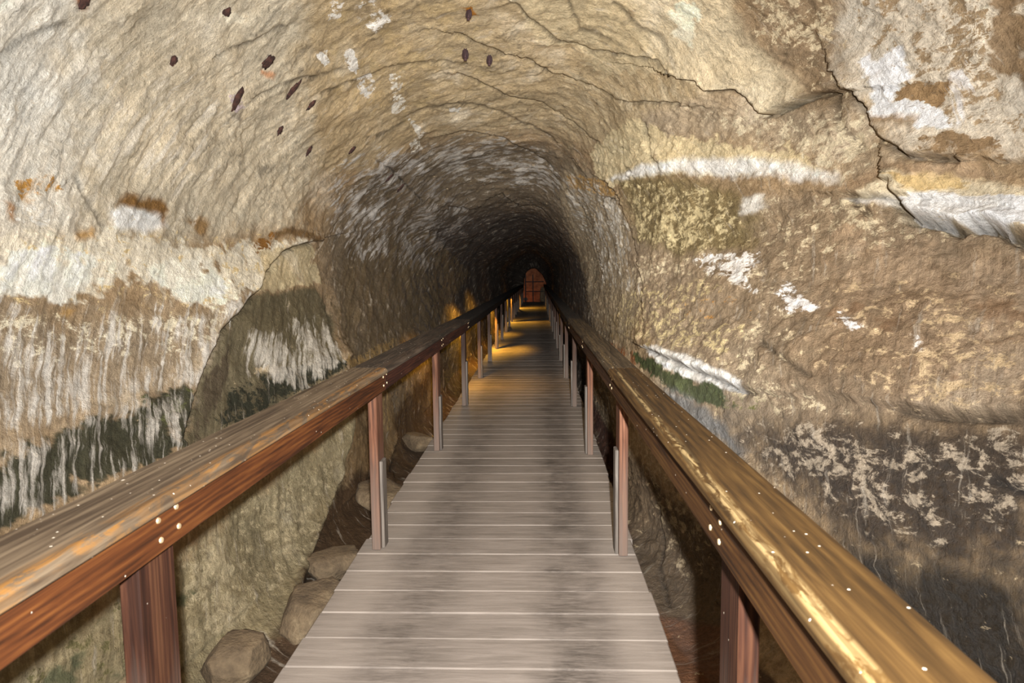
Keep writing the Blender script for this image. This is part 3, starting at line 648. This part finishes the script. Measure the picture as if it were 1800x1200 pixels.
# make them point into the tunnel
_mid = np.array([-0.5, 0, 1.3], np.float32)
if ((P[NYa // 2, NUa // 3] * [1, 0, 1] - _mid) * N0[NYa // 2, NUa // 3]).sum() > 0: N0 = -N0
UW = np.repeat(np.where(uu > .92, uu - 1, uu)[None].astype(np.float32), NYa, 0)
YG = P[..., 1]
LY = np.log(np.maximum(YG, .5))
A = UW * PERIM                                              # metres around the section
X3, Y3, Z3 = P[..., 0], P[..., 1], P[..., 2]
# beds and trickles lean towards the entrance as they come down the left wall
YS = 3.0 * np.log(np.maximum(Y3, .6)) + .55 * np.maximum(0, A - .56 * PERIM) + .55 * np.maximum(0, .27 * PERIM - A)
# a few noise fields used again and again
n_big = fbm(X3 * .9, Y3 * .7, Z3 * .9, 3)
n_med = fbm(X3 * 3.1 + 7, Y3 * 2.6, Z3 * 3.1, 3)
n_fl = fbm(X3 * 15 + 3, Y3 * 12, Z3 * 15, 3, .6)            # flakes
n_fl2 = fbm(X3 * 9 - 5, Y3 * 7.5 + 8, Z3 * 9, 3, .6)
n_wr = fbm(A * 1.5 + .9 * n_med, YS * 8.0 + 1.6 * n_big, 0 * A + 1.7, 4, .55)   # wrinkles that follow the arch
n_dr = fbm(A * 1.9 + .35 * n_med, YS * 12.0, 0 * A + 9.7, 3, .6)      # trickles down the walls
n_w1 = fbm(X3 * 5 + 40, Y3 * 4, Z3 * 5, 5, .68)
n_w2 = fbm(X3 * 5 - 40, Y3 * 4 + 20, Z3 * 5, 5, .68)
n_cl = fbm(X3 * 1.9 + 11, Y3 * 1.3 - 4, Z3 * 1.9, 6, .62)
uni = lambda n, k=1.0: np.clip(.5 + n * k, 0, 1)

# where each kind of surface texture rules
roofness = smooth01((UW - .22) / .10) * (1 - smooth01((UW - .60) / .08))
leftness = smooth01((UW - .56) / .08)
rightness = 1 - smooth01((UW - .24) / .08)
floorness = smooth01((UW - .80) / .03) + (UW < 0.0) * smooth01(-UW / .01)
near = np.clip(2.2 - YG / 8.0, .35, 1.0)

disp = .085 * n_big * (1 - .5 * rightness * (YG > 4.5)) + (.030 + .022 * rightness * (YG < 6)) * n_med
disp += (.016 * (1 - np.abs(n_wr) * 2.4)) * (roofness + .55 * leftness)
disp += .012 * n_dr * leftness
disp += (.026 * np.abs(n_fl2) + .020 * np.abs(n_fl)) * (.30 + .9 * rightness) * near
disp += .012 * n_fl + .012 * n_fl2
# flatten the hidden end of the amplitude near the walkway on the right
disp = np.where(floorness > .5, .05 * n_big + .04 * n_med + .012 * n_fl, disp)

def seg_dist(pu, pv, line):
    """distance to a polyline and the side of it, in the (2 pi u, ln y) chart"""
    best = np.full(pu.shape, 9.0, np.float32); side = np.zeros(pu.shape, np.float32)
    for (a, b) in zip(line[:-1], line[1:]):
        dx, dy = b[0] - a[0], b[1] - a[1]; L2 = dx * dx + dy * dy + 1e-12
        t = np.clip(((pu - a[0]) * dx + (pv - a[1]) * dy) / L2, 0, 1)
        d = np.hypot(pu - a[0] - t * dx, pv - a[1] - t * dy)
        m = d < best
        best = np.where(m, d, best)
        side = np.where(m, np.sign(dx * (pv - a[1]) - dy * (pu - a[0])), side)
    return best, side
TAU = 2 * math.pi
CU = (UW * TAU).astype(np.float32); CV = LY.astype(np.float32)
chart = lambda q: (q[0] * TAU, math.log(max(q[1], .5)))
# wobble for natural outlines, smaller where outlines are small
WU = CU + .045 * n_w1; WV = CV + .045 * n_w2
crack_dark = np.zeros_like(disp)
for name, line, hw, depth, step, spot in CRACKS:
    L = [chart(q) for q in line]
    us_ = [p[0] for p in L]; vs_ = [p[1] for p in L]
    R = .40
    m = (CU > min(us_) - R) & (CU < max(us_) + R) & (CV > min(vs_) - R) & (CV < max(vs_) + R)
    if not m.any(): continue
    pu = CU[m] + .010 * n_w1[m] + .004 * n_fl[m]; pv = CV[m] + .010 * n_w2[m] + .004 * n_fl2[m]
    d, sd = seg_dist(pu, pv, L)
    groove = np.exp(-(d / hw) ** 2)
    add = -depth * groove
    if spot is not None:
        sp = chart(spot)
        _, ss = seg_dist(np.array([sp[0]], np.float32), np.array([sp[1]], np.float32), L)
        add = add + step * np.where(sd == ss[0], np.exp(-d / .11), 0) * (1 - groove)
    disp[m] += add
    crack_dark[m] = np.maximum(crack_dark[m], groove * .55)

# colour
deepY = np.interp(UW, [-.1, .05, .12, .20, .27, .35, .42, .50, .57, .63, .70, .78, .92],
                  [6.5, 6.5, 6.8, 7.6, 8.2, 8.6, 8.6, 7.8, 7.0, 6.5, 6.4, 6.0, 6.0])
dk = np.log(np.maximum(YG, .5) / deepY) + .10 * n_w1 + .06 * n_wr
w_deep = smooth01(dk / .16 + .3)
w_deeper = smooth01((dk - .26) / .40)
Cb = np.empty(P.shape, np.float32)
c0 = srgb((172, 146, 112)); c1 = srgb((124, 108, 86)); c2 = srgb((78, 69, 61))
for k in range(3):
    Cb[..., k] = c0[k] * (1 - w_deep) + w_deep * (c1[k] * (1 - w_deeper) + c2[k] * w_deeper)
FL = floorness > .5
Cb[FL] = srgb((92, 72, 54))
w_plain = np.ones_like(disp)

def poly_mask(pu, pv, poly):
    inside = np.zeros(pu.shape, bool)
    n = len(poly)
    for i in range(n):
        (x0, y0), (x1, y1) = poly[i], poly[(i + 1) % n]
        c = ((y0 > pv) != (y1 > pv)) & (pu < (x1 - x0) * (pv - y0) / (y1 - y0 + 1e-12) + x0)
        inside ^= c
    d, _ = seg_dist(pu, pv, poly + [poly[0]])
    return np.where(inside, d, -d)
N_OF = {'d': uni(n_dr, 1.25), 'f': uni(.55 * n_fl2 + .65 * n_fl, 1.3), 'b': uni(n_w1 * .7 + .4 * n_fl2, 1.2)}
LAYER = {'f': [Cb.copy(), np.zeros_like(disp)], 'd': [Cb.copy(), np.zeros_like(disp)]}
# general break-up before the single stains: chips on the right, lime trickles on the left and deeper in
LAYER['f'][0][:] = srgb((206, 184, 148)); LAYER['f'][1][:] = .22 * rightness + .10
LAYER['d'][0][:] = srgb((196, 184, 166)); LAYER['d'][1][:] = .16 * leftness + .12 * roofness
LAYER['d'][1][:] = np.where(w_deep > .5, .20, LAYER['d'][1])
for name, poly, col, cover, soft, kind in PATCHES:
    L = [chart(q) for q in poly]
    us_ = [p[0] for p in L]; vs_ = [p[1] for p in L]
    R = soft * 2 + .06
    m = (CU > min(us_) - R) & (CU < max(us_) + R) & (CV > min(vs_) - R) & (CV < max(vs_) + R)
    if not m.any(): continue
    wob = min(1.0, soft / .03 + .15)
    pu = CU[m] * (1 - wob) + WU[m] * wob + .008 * n_fl[m]; pv = CV[m] * (1 - wob) + WV[m] * wob + .008 * n_fl2[m]
    rag = 1.0 if soft > .02 else .75
    a = smooth01(np.clip(poly_mask(pu, pv, L) / soft, -1.6, 1.6) * .5 + .5 + rag * (.42 * n_fl2[m] + .34 * n_fl[m] + .30 * n_w1[m]))
    if kind in 'fd':                                        # broken up by the material: flakes or trickles
        CC, aa = LAYER[kind]
        wgt = smooth01(a * 1.5)
        CC[m] = CC[m] * (1 - wgt[:, None]) + wgt[:, None] * srgb(col).astype(np.float32)
        aa[m] = aa[m] * (1 - wgt) + wgt * a * cover
        continue
    if kind != 'm':
        nn = N_OF[kind][m]
        a = smooth01((a * cover - nn) / .14 + .5) * smooth01(a * 3)
    else:
        a = a * cover
    for q in 'fd': LAYER[q][1][m] *= 1 - .75 * a
    cc = srgb(col)
    Cb[m] = Cb[m] * (1 - a[:, None]) + a[:, None] * cc.astype(np.float32)

bloom = smooth01((n_cl - .02) / .55) * (1 - w_deep) * (1 - floorness.clip(0, 1)) * .55 * (1 - .35 * rightness)
cc = srgb((236, 226, 206)).astype(np.float32)
lum = Cb.mean(-1)
bl = bloom * smooth01((lum - .10) / .25)
Cb = Cb * (1 - bl[..., None]) + bl[..., None] * cc
LAYER['d'][1] *= np.clip(.62 + .75 * n_cl + .8 * n_med + .5 * n_fl2, .12, 1.5)
LAYER['f'][1] *= np.clip(.85 + .9 * n_cl + .3 * n_med, .3, 1.4) * (1 - .8 * w_deeper)
# mineral variation and relief shading put into the colour, darker in the hollows
var = 1 + .46 * n_cl + .30 * n_wr * (roofness + .7 * leftness) + .16 * n_med + .22 * n_fl * (.4 + .6 * rightness) + .16 * n_dr * leftness
warm = .05 * n_w2 + .04 * n_big
Cb *= np.clip(var, .5, 1.5)[..., None]
Cb[..., 0] *= 1 + warm; Cb[..., 2] *= 1 - 1.5 * warm
# thin dark mineral lines along the wrinkles of the roof
veins = np.exp(-(n_wr / .035) ** 2) * smooth01((n_med + .15) / .3) * roofness * (1 - w_deeper)
Cb *= (1 - .45 * veins)[..., None]
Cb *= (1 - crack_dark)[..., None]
Cb = np.clip(Cb, .004, .93)
# wet, glinting rock low on the right
wet = smooth01((.115 - UW) / .04) * (UW > -.02) * (1 - smooth01((YG - 4.2) / 1.5)) * .9
wet = np.clip(wet + .25 * smooth01((.62 - N_OF['d']) / .2) * w_deep, 0, 1)

PD = P + N0 * disp[..., None]
PD[:, -1] = PD[:, 0]
ND = grid_normals(PD)
if (ND[NYa // 2, NUa // 3] * N0[NYa // 2, NUa // 3]).sum() < 0: ND = -ND

def rock_piece(name, i0, i1, kind='structure'):
    """columns i0..i1 of the grid as one mesh"""
    Q = PD[:, i0:i1 + 1]; ny, nu = Q.shape[:2]
    me = bpy.data.meshes.new(name)
    nv = ny * nu
    idx = np.arange(nv, dtype=np.int32).reshape(ny, nu)
    f = np.stack([idx[:-1, :-1], idx[:-1, 1:], idx[1:, 1:], idx[1:, :-1]], -1).reshape(-1, 4)
    v = Q.reshape(-1, 3)
    fn = np.cross(v[f[0, 1]] - v[f[0, 0]], v[f[0, 3]] - v[f[0, 0]])
    if (fn * ND[:, i0:i1 + 1].reshape(-1, 3)[f[0, 0]]).sum() < 0: f = f[:, ::-1]
    nf = len(f)
    me.vertices.add(nv); me.vertices.foreach_set('co', v.astype(np.float32).ravel())
    me.loops.add(nf * 4); me.loops.foreach_set('vertex_index', np.ascontiguousarray(f).ravel().astype(np.int32))
    me.polygons.add(nf); me.polygons.foreach_set('loop_start', np.arange(0, nf * 4, 4, dtype=np.int32))
    me.polygons.foreach_set('use_smooth', np.ones(nf, bool))
    me.update(calc_edges=True)
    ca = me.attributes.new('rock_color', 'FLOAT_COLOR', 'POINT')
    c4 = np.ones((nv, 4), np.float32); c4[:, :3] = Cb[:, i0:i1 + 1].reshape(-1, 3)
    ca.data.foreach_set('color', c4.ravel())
    for q, nm in (('f', 'chip_color'), ('d', 'trickle_color')):
        la = me.attributes.new(nm, 'FLOAT_COLOR', 'POINT')
        c4[:, :3] = LAYER[q][0][:, i0:i1 + 1].reshape(-1, 3); c4[:, 3] = LAYER[q][1][:, i0:i1 + 1].ravel()
        la.data.foreach_set('color', c4.ravel())
    wa = me.attributes.new('wet', 'FLOAT', 'POINT')
    wa.data.foreach_set('value', np.ascontiguousarray(wet[:, i0:i1 + 1]).astype(np.float32).ravel())
    fa = me.attributes.new('flow', 'FLOAT_VECTOR', 'POINT')
    fv = np.stack([A[:, i0:i1 + 1], YS[:, i0:i1 + 1], 0 * A[:, i0:i1 + 1]], -1).astype(np.float32)
    fa.data.foreach_set('vector', fv.ravel())
    me.normals_split_custom_set_from_vertices(ND[:, i0:i1 + 1].reshape(-1, 3).tolist())
    o = mobj(name, me, M_ROCK)
    tag(o, kind=kind)
    return o
iu = lambda u: int(np.argmin(abs(uu - u)))
I_R, I_A, I_B, I_L = 0, iu(U_ROOF0), iu(U_ROOF1), iu(U_LEFT)
wall_right = rock_piece('wall_right', I_R, I_A)
ceiling = rock_piece('ceiling', I_A, I_B)
wall_left = rock_piece('wall_left', I_B, I_L)
floor = rock_piece('floor', I_L, NUa - 1)
tag(wall_right, 'rough tan limestone wall flaring out on the right of the walkway', 'wall')
tag(ceiling, 'arched limestone tunnel roof with dark cracks and wrinkled beds', 'ceiling')
tag(wall_left, 'pale limestone wall with drip streaks and dark algae on the left', 'wall')
tag(floor, 'brown earthen rock floor of the tunnel under the boardwalk', 'floor')
# the far end of the chamber beyond the gate
bm = bmesh.new()
ring = [bm.verts.new(tuple(float(c) for c in PD[-1, i])) for i in range(0, NUa - 1, 12)]
cen = bm.verts.new((-.3, 46.2, 1.2))
for a, b in zip(ring, ring[1:] + ring[:1]): bm.faces.new((a, b, cen))
wall_far = mobj('wall_far', bm_mesh('wall_far', bm), M_FAR)
tag(wall_far, 'reddish rock face closing the lit chamber beyond the gate', 'wall', kind='structure')

def on_rock(u, y):
    """point and inward normal of the finished surface"""
    i = iu(u if u >= 0 else u + 1); j = int(np.argmin(abs(yy - y)))
    return Vector([float(c) for c in PD[j, i]]), Vector([float(c) for c in N0[j, i]])
# ------------------------------------------------------------------ the boardwalk
DECK_X0, DECK_X1 = -.998, .525
PITCH, Y_JOINT = .2178, 2.489
DECK_END = 40.0
deck = empty('boardwalk', (0, 0, 0), 'grey dusty plank boardwalk running straight down the tunnel', 'boardwalk')
deck_half = (DECK_X1 - DECK_X0) / 2; deck_cx = (DECK_X0 + DECK_X1) / 2
plank_meshes = []
for k in range(4):
    bm = box_bm(-deck_half, deck_half, -PITCH / 2 + .0015, PITCH / 2 - .0015, -.04, 0, .0055, 1)
    plank_meshes.append(bm_mesh('plank', bm))
    plank_meshes[-1].materials.append(M_PLANK)
rd = random.Random(3)
k0 = int((-1.6 - Y_JOINT) / PITCH); k1 = int((DECK_END - Y_JOINT) / PITCH)
for k in range(k0, k1 + 1):
    o = mobj('plank', plank_meshes[k % 4], None, deck, (deck_cx + rd.uniform(-.007, .007), Y_JOINT + PITCH * (k + .5), rd.uniform(-.003, -.0005)))
    o.rotation_euler = (rd.uniform(-.002, .002), 0, rd.uniform(-.002, .002))
for x in (-.86, -.24, .40):
    mobj('bearer', bm_mesh('bearer', box_bm(x - .04, x + .04, -1.6, DECK_END, -.17, -.0425, .004)), M_JOIST, deck)
for j in range(19):
    y = 1.2 + 2.1 * j
    mobj('cross_sleeper', bm_mesh('cross_sleeper', box_bm(-.9, .44, y - .06, y + .06, -.40, -.172, .01)), M_JOIST, deck)

# ------------------------------------------------------------------ the two handrails
def cap_profile(w, t, r_in, r_out, inner_right):
    """flat-topped rail with a broad rounded inner edge; x = 0 at its middle"""
    pts = []
    def arc(cx, cz, r, a0, a1, n):
        return [(cx + r * math.cos(math.radians(a0 + (a1 - a0) * i / n)), cz + r * math.sin(math.radians(a0 + (a1 - a0) * i / n))) for i in range(n + 1)]
    h = w / 2
    pts += [(-h + .004, -t), (h - .006, -t), (h, -t + .006)]
    pts += [(h, -r_in - .003)] if t > r_in + .01 else []
    pts += arc(h - r_in, -r_in, r_in, 0, 90, 7)
    pts += [(h - r_in - .004, 0), (-h + r_out + .004, 0)]
    pts += arc(-h + r_out, -r_out, r_out, 90, 180, 4)
    if not inner_right: pts = [(-x, z) for x, z in pts][::-1]
    return pts
def sharpen_ends(me):
    bm = bmesh.new(); bm.from_mesh(me)
    for f in bm.faces:
        f.smooth = len(f.verts) == 4
        if not f.smooth:
            for e in f.edges: e.smooth = False
    for e in bm.edges:
        if len(e.link_faces) == 2 and e.calc_face_angle(0) > math.radians(32): e.smooth = False
    bm.to_mesh(me); bm.free()
LP = [-.70, 1.43, 3.62, 5.77, 7.85, 9.99, 12.03, 14.12] + [14.12 + 2.11 * i for i in range(1, 13)]
RP = [-.66, 1.453, 3.55, 5.63, 7.75, 9.94, 12.0, 14.1] + [14.1 + 2.11 * i for i in range(1, 13)]
def handrail(side, posts, label):
    """side -1: left, +1: right"""
    root = empty('handrail', (0, posts[0], 0), label, 'handrail', 'timber handrails of the boardwalk')
    oy = -posts[0]
    if side < 0:
        pin, pout, fin, zb, ztop = -.893, -.940, -.857, .885, 1.012
        c_in, c_out = -.842, -1.045
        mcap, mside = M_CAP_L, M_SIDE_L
    else:
        pin, pout, fin, zb, ztop = .436, .483, .400, .876, 1.012
        c_in, c_out = .382, .542
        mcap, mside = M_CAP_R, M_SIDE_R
    zs = ztop - .034                                        # underside of the cap, top of the side rail
    w = abs(c_out - c_in); cx = (c_in + c_out) / 2
    drift = lambda y: (-side * min(.045, max(0, (y - 2.0)) * .008), 0)
    prof = cap_profile(w, .034, .024, .008, side < 0)
    # cap lengths and side rails meet over every second post
    cuts = [posts[0] - .6] + [p + .075 for p in posts[2::2]] + [posts[-1] + .5]
    rr = random.Random(5 + side)
    for i, (a, b) in enumerate(zip(cuts[:-1], cuts[1:])):
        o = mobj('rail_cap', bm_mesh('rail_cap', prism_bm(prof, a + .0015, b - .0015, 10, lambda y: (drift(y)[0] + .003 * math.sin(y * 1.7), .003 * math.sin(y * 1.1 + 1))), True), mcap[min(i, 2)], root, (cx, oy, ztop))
        sharpen_ends(o.data)
    for i, (a, b) in enumerate(zip(cuts[:-1], cuts[1:])):
        lo, hi = min(fin, pin), max(fin, pin)
        sp = [(lo + .002, zb), (hi - .002, zb), (hi, zb + .003), (hi, zs - .003), (hi - .002, zs), (lo + .002, zs), (lo, zs - .003), (lo, zb + .003)]
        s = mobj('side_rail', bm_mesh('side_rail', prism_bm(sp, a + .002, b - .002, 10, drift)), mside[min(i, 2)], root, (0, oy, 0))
        for p in posts:
            if a - .01 <= p + .075 <= b + .01 and p < 8.5:
                for (dy, dz) in ((.035, .030), (.028, .078), (.112, .034), (.105, .084)):
                    if not (a < p + dy < b): continue
                    bm = bmesh.new()
                    bmesh.ops.create_cone(bm, cap_ends=True, segments=10, radius1=.0075, radius2=.006, depth=.004,
                                          matrix=Matrix.Translation((fin - side * .0015 + drift(p)[0], p + dy, zb + dz)) @ Matrix.Rotation(math.radians(90) * (-side), 4, 'Y'))
                    mobj('nail', bm_mesh('nail', bm), M_NAIL, s)
    for p in posts:
        dx = drift(p)[0]
        lo, hi = min(pin, pout) + dx, max(pin, pout) + dx
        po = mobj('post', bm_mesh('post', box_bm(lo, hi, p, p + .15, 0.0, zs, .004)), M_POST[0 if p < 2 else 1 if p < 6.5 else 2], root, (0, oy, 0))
        if p > 2:
            bx0, bx1 = (hi, hi + .018) if side < 0 else (lo - .018, lo)
            hgt = rr.uniform(.46, .60)
            mobj('batten', bm_mesh('batten', box_bm(bx0, bx1, p + .03, p + .12, 0.0, hgt, .003)), M_BATTEN, po)
    return root
rail_left = handrail(-1, LP, 'dark reddish timber handrail with greyish top along the left edge of the boardwalk')
rail_right = handrail(1, RP, 'golden brown timber handrail with a pale worn edge along the right side')

# ------------------------------------------------------------------ loose stones beside the boards
def stone(name, loc, size, rotz, seed, label, flat=.6, mat=None):
    bm = bmesh.new()
    bmesh.ops.create_icosphere(bm, subdivisions=4, radius=1.0)
    co = np.array([v.co[:] for v in bm.verts], np.float32)
    d = 1 + .30 * fbm(co[:, 0] * 1.1 + seed * 7.7, co[:, 1] * 1.1, co[:, 2] * 1.1, 3) + .05 * pnoise(co[:, 0] * 5, co[:, 1] * 5 + seed, co[:, 2] * 5)
    co = co * d[:, None]
    pr = np.random.RandomState(seed)
    for q in range(11):                                     # broken faces
        nn = pr.normal(size=3); nn /= np.linalg.norm(nn); lim = pr.uniform(.62, .86)
        if q == 0: nn = np.array([.1, -.1, 1.0]) / 1.01; lim = flat
        over = np.maximum(0, co @ nn - lim)
        co = co - (over * .9)[:, None] * nn[None]
    co = (co + .018 * np.stack([pnoise(co[:, 0] * 6, co[:, 1] * 6 + 3 * k, co[:, 2] * 6 + seed) for k in range(3)], 1)).astype(np.float32)
    co[:, 2] = np.where(co[:, 2] < -.6, -.6 + (co[:, 2] + .6) * .2, co[:, 2])
    co *= np.array(size) / 2
    co[:, 2] -= co[:, 2].min()
    for v, c in zip(bm.verts, co): v.co = Vector([float(q) for q in c])
    o = mobj(name, bm_mesh(name, bm, True), mat or M_STONE, None, loc)
    o.rotation_euler = (0, 0, rotz)
    return tag(o, label, 'stone', 'loose stones beside the boardwalk')
stone('flat_stone', (-1.27, 5.35, -.36), (.46, .62, .32), .2, 1, 'flat pale stone slab beside the second left post in view', .45)
stone('broken_stone', (-1.20, 3.42, -.36), (.36, .50, .36), -.3, 2, 'angular stone with a flat top against the left boards near the front', .5)
stone('broken_stone', (-1.42, 2.95, -.36), (.34, .32, .30), .6, 3, 'small angular stone below the left rail beside the near boards', .6)
stone('broken_stone', (-1.66, 2.62, -.36), (.36, .34, .40), 1.4, 4, 'brown broken stone at the left wall foot, nearest of the stones', .6)
stone('broken_stone', (-1.30, 4.12, -.36), (.30, .46, .22), 2.2, 5, 'low dark stone in the hollow behind the flat topped one', .6)
stone('broken_stone', (-1.30, 7.2, -.36), (.3, .5, .26), .9, 6, 'small stone in the shade left of the third post', .6)
stone('dark_boulder', (.62, 41.2, -.36), (1.35, .7, 1.65), .9, 7, 'black boulder filling the lower right of the far opening', .7)

# ------------------------------------------------------------------ bats and crusts on the roof
def bat(spot, label, scale=1.0, roll=0.0):
    p, n = on_rock(*spot)
    root = empty('bat', p, label, 'bat', 'bats hanging from the roof')
    bm = bmesh.new()
    bmesh.ops.create_uvsphere(bm, u_segments=14, v_segments=12, radius=1)
    for v in bm.verts:                                     # a furled body, wide at the shoulders, head down
        t = v.co.z
        w = .030 * (1.0 - .28 * max(0, t) - .1 * max(0, -t - .5))
        v.co = Vector((v.co.x * w, v.co.y * w * .8, -.07 + t * .052))
    body = mobj('body', bm_mesh('body', bm, True), M_BAT, root)
    for s in (-1, 1):
        bm = bmesh.new()
        pts = [(.004, -.016, -.022), (.026, -.020, -.038), (.034, -.008, -.075), (.028, -.012, -.108), (.010, -.028, -.118), (.004, -.032, -.075)]
        f = [bm.verts.new((s * x, y, z)) for x, y, z in pts]; b = [bm.verts.new((s * x * .96, y + .006, z)) for x, y, z in pts]
        bm.faces.new(f); bm.faces.new(b[::-1])
        for i in range(len(f)): bm.faces.new((f[i], b[i], b[(i + 1) % 6], f[(i + 1) % 6]))
        bmesh.ops.recalc_face_normals(bm, faces=bm.faces[:])
        mobj('wing', bm_mesh('wing', bm), M_WING, root)
        bm = bmesh.new()
        bmesh.ops.create_cone(bm, cap_ends=True, segments=6, radius1=.0045, radius2=.006, depth=.03, matrix=Matrix.Translation((s * .010, 0, -.010)))
        mobj('foot', bm_mesh('foot', bm), M_WING, root)
        bm = bmesh.new()
        bmesh.ops.create_cone(bm, cap_ends=True, segments=6, radius1=.001, radius2=.006, depth=.018, matrix=Matrix.Translation((s * .011, -.008, -.131)))
        mobj('ear', bm_mesh('ear', bm), M_WING, root)
    bm = bmesh.new()
    bmesh.ops.create_uvsphere(bm, u_segments=10, v_segments=8, radius=.016, matrix=Matrix.Translation((0, -.008, -.116)))
    mobj('head', bm_mesh('head', bm, True), M_BAT, root)
    root.location = p + Vector((0, 0, .012)); root.scale = (scale,) * 3; root.rotation_euler = (0, roll, 0)
    return root
bat(BAT_SPOTS[0], 'dark brown bat hanging from the roof, left one of the lower pair', .86)
bat(BAT_SPOTS[1], 'dark brown bat hanging from the roof, right one of the lower pair', .80, .05)
bat(BAT_SPOTS[2], 'dark brown bat hanging under a rusty stain, highest on the roof', .72, .12)
LUMP_LABELS = ['dark brown crust with a lilac fringe on the upper left rock', 'dark grey brown crust above a red speck on the roof',
 'narrow slanting dark crust with white rims on the roof', 'faint flat dark crust right of the slanting one',
 'small dark brown crust below the slanting white rimmed one', 'greyish brown crust low on the left shoulder of the roof',
 'tiny dark crust near the upper left of the roof', 'rusty brown crust at the very top edge, far left',
 'reddish brown crust on the grey streaked rock', 'dark crust beside the reddish one on grey streaked rock',
 'small dark crust at the edge of the grey rock', 'brown crust with pale lime below it, upper left']
LUMP_SIZE = [(.05, .12), (.065, .085), (.042, .13), (.036, .10), (.045, .06), (.045, .09), (.028, .05), (.04, .05), (.06, .12), (.06, .10), (.045, .08), (.045, .04)]
for i, (spot, lab) in enumerate(zip(LUMP_SPOTS, LUMP_LABELS)):
    p, n = on_rock(*spot)
    bm = bmesh.new()
    bmesh.ops.create_icosphere(bm, subdivisions=3, radius=1)
    co = np.array([v.co[:] for v in bm.verts], np.float32)
    co *= (1 + 1.1 * fbm(co[:, 0] * 1.5 + 9 * i, co[:, 1] * 1.5, co[:, 2] * .6, 4, .7))[:, None].clip(.25, 2)
    a, b = LUMP_SIZE[i]
    up = Vector((0.35 if spot[0] > .4 else -.35, 0, 1)); t = (up - n * up.dot(n)).normalized(); s = n.cross(t)
    for v, c in zip(bm.verts, co): v.co = s * float(c[0] * a * .62) + t * float(c[1] * b * .62) + n * float(c[2] * .012)
    o = mobj('rock_crust', bm_mesh('rock_crust', bm, True), M_CRUST, None, p + n * .004)
    tag(o, lab, 'crust', 'dark crusts on the rock')

# ------------------------------------------------------------------ lamps under the left rail and at the far end
def rail_lamp(y, label, power, tilt, color=(1.0, .50, .05)):
    root = empty('rail_lamp', (-.99, y, .80), label, 'lamp', 'amber lamps under the left handrail')
    mobj('housing', bm_mesh('housing', box_bm(-.035, .035, -.09, .09, 0, .082, .008)), M_LAMP, root)
    mobj('lens', bm_mesh('lens', box_bm(-.026, .026, -.075, .075, -.008, 0.001, .002)), M_AMBER, root)
    l = bpy.data.lights.new('lamp_light', 'SPOT'); l.energy = power; l.color = color
    l.spot_size = math.radians(164); l.spot_blend = .35; l.shadow_soft_size = .04
    lo = bpy.data.objects.new('lamp_light', l); COL.objects.link(lo); lo.parent = root
    lo.location = (0, 0, -.03); lo.rotation_euler = (0, math.radians(tilt), 0)
    return root
rail_lamp(9.3, 'small amber lamp under the left handrail, nearest of the row', 40, 10)
rail_lamp(13.9, 'small amber lamp under the left handrail, second of the row', 130, 26)
rail_lamp(17.6, 'small amber lamp under the left handrail, third of the row', 50, 40)
rail_lamp(22.5, 'small amber lamp under the left handrail, fourth of the row', 120, -8)
rail_lamp(32.3, 'small amber lamp under the left handrail, farthest of the row', 120, -8)

root = empty('floor_lamp', (-.80, 44.9, -.2), 'orange floodlight standing in the chamber beyond the gate', 'lamp')
mobj('housing', bm_mesh('housing', box_bm(-.12, .12, -.08, .08, .12, .30, .02)), M_LAMP, root)
mobj('stand', bm_mesh('stand', box_bm(-.05, .05, -.05, .05, -.2, .12, .01)), M_LAMP, root)
mobj('lens', bm_mesh('lens', box_bm(-.10, .10, .075, .09, .14, .28, .004)), M_RED, root)
l = bpy.data.lights.new('lamp_light', 'POINT'); l.energy = 3.5; l.color = (1.0, .40, .16); l.shadow_soft_size = .1
lo = bpy.data.objects.new('lamp_light', l); COL.objects.link(lo); lo.parent = root; lo.location = (.2, .35, .32)

# the gate in the narrow opening at the end
g = empty('iron_gate', (0, 39.75, 0), 'black iron gate with upright bars in the small far opening', 'gate')
for x in (-.70, -.27):
    mobj('upright_bar', bm_mesh('upright_bar', box_bm(x - .028, x + .028, -.03, .03, 0, 1.60, .004)), M_IRON, g)
for z in (.62, 1.18):
    mobj('cross_bar', bm_mesh('cross_bar', box_bm(-.68, .36, -.02, .02, z - .022, z + .022, .004)), M_IRON, g)
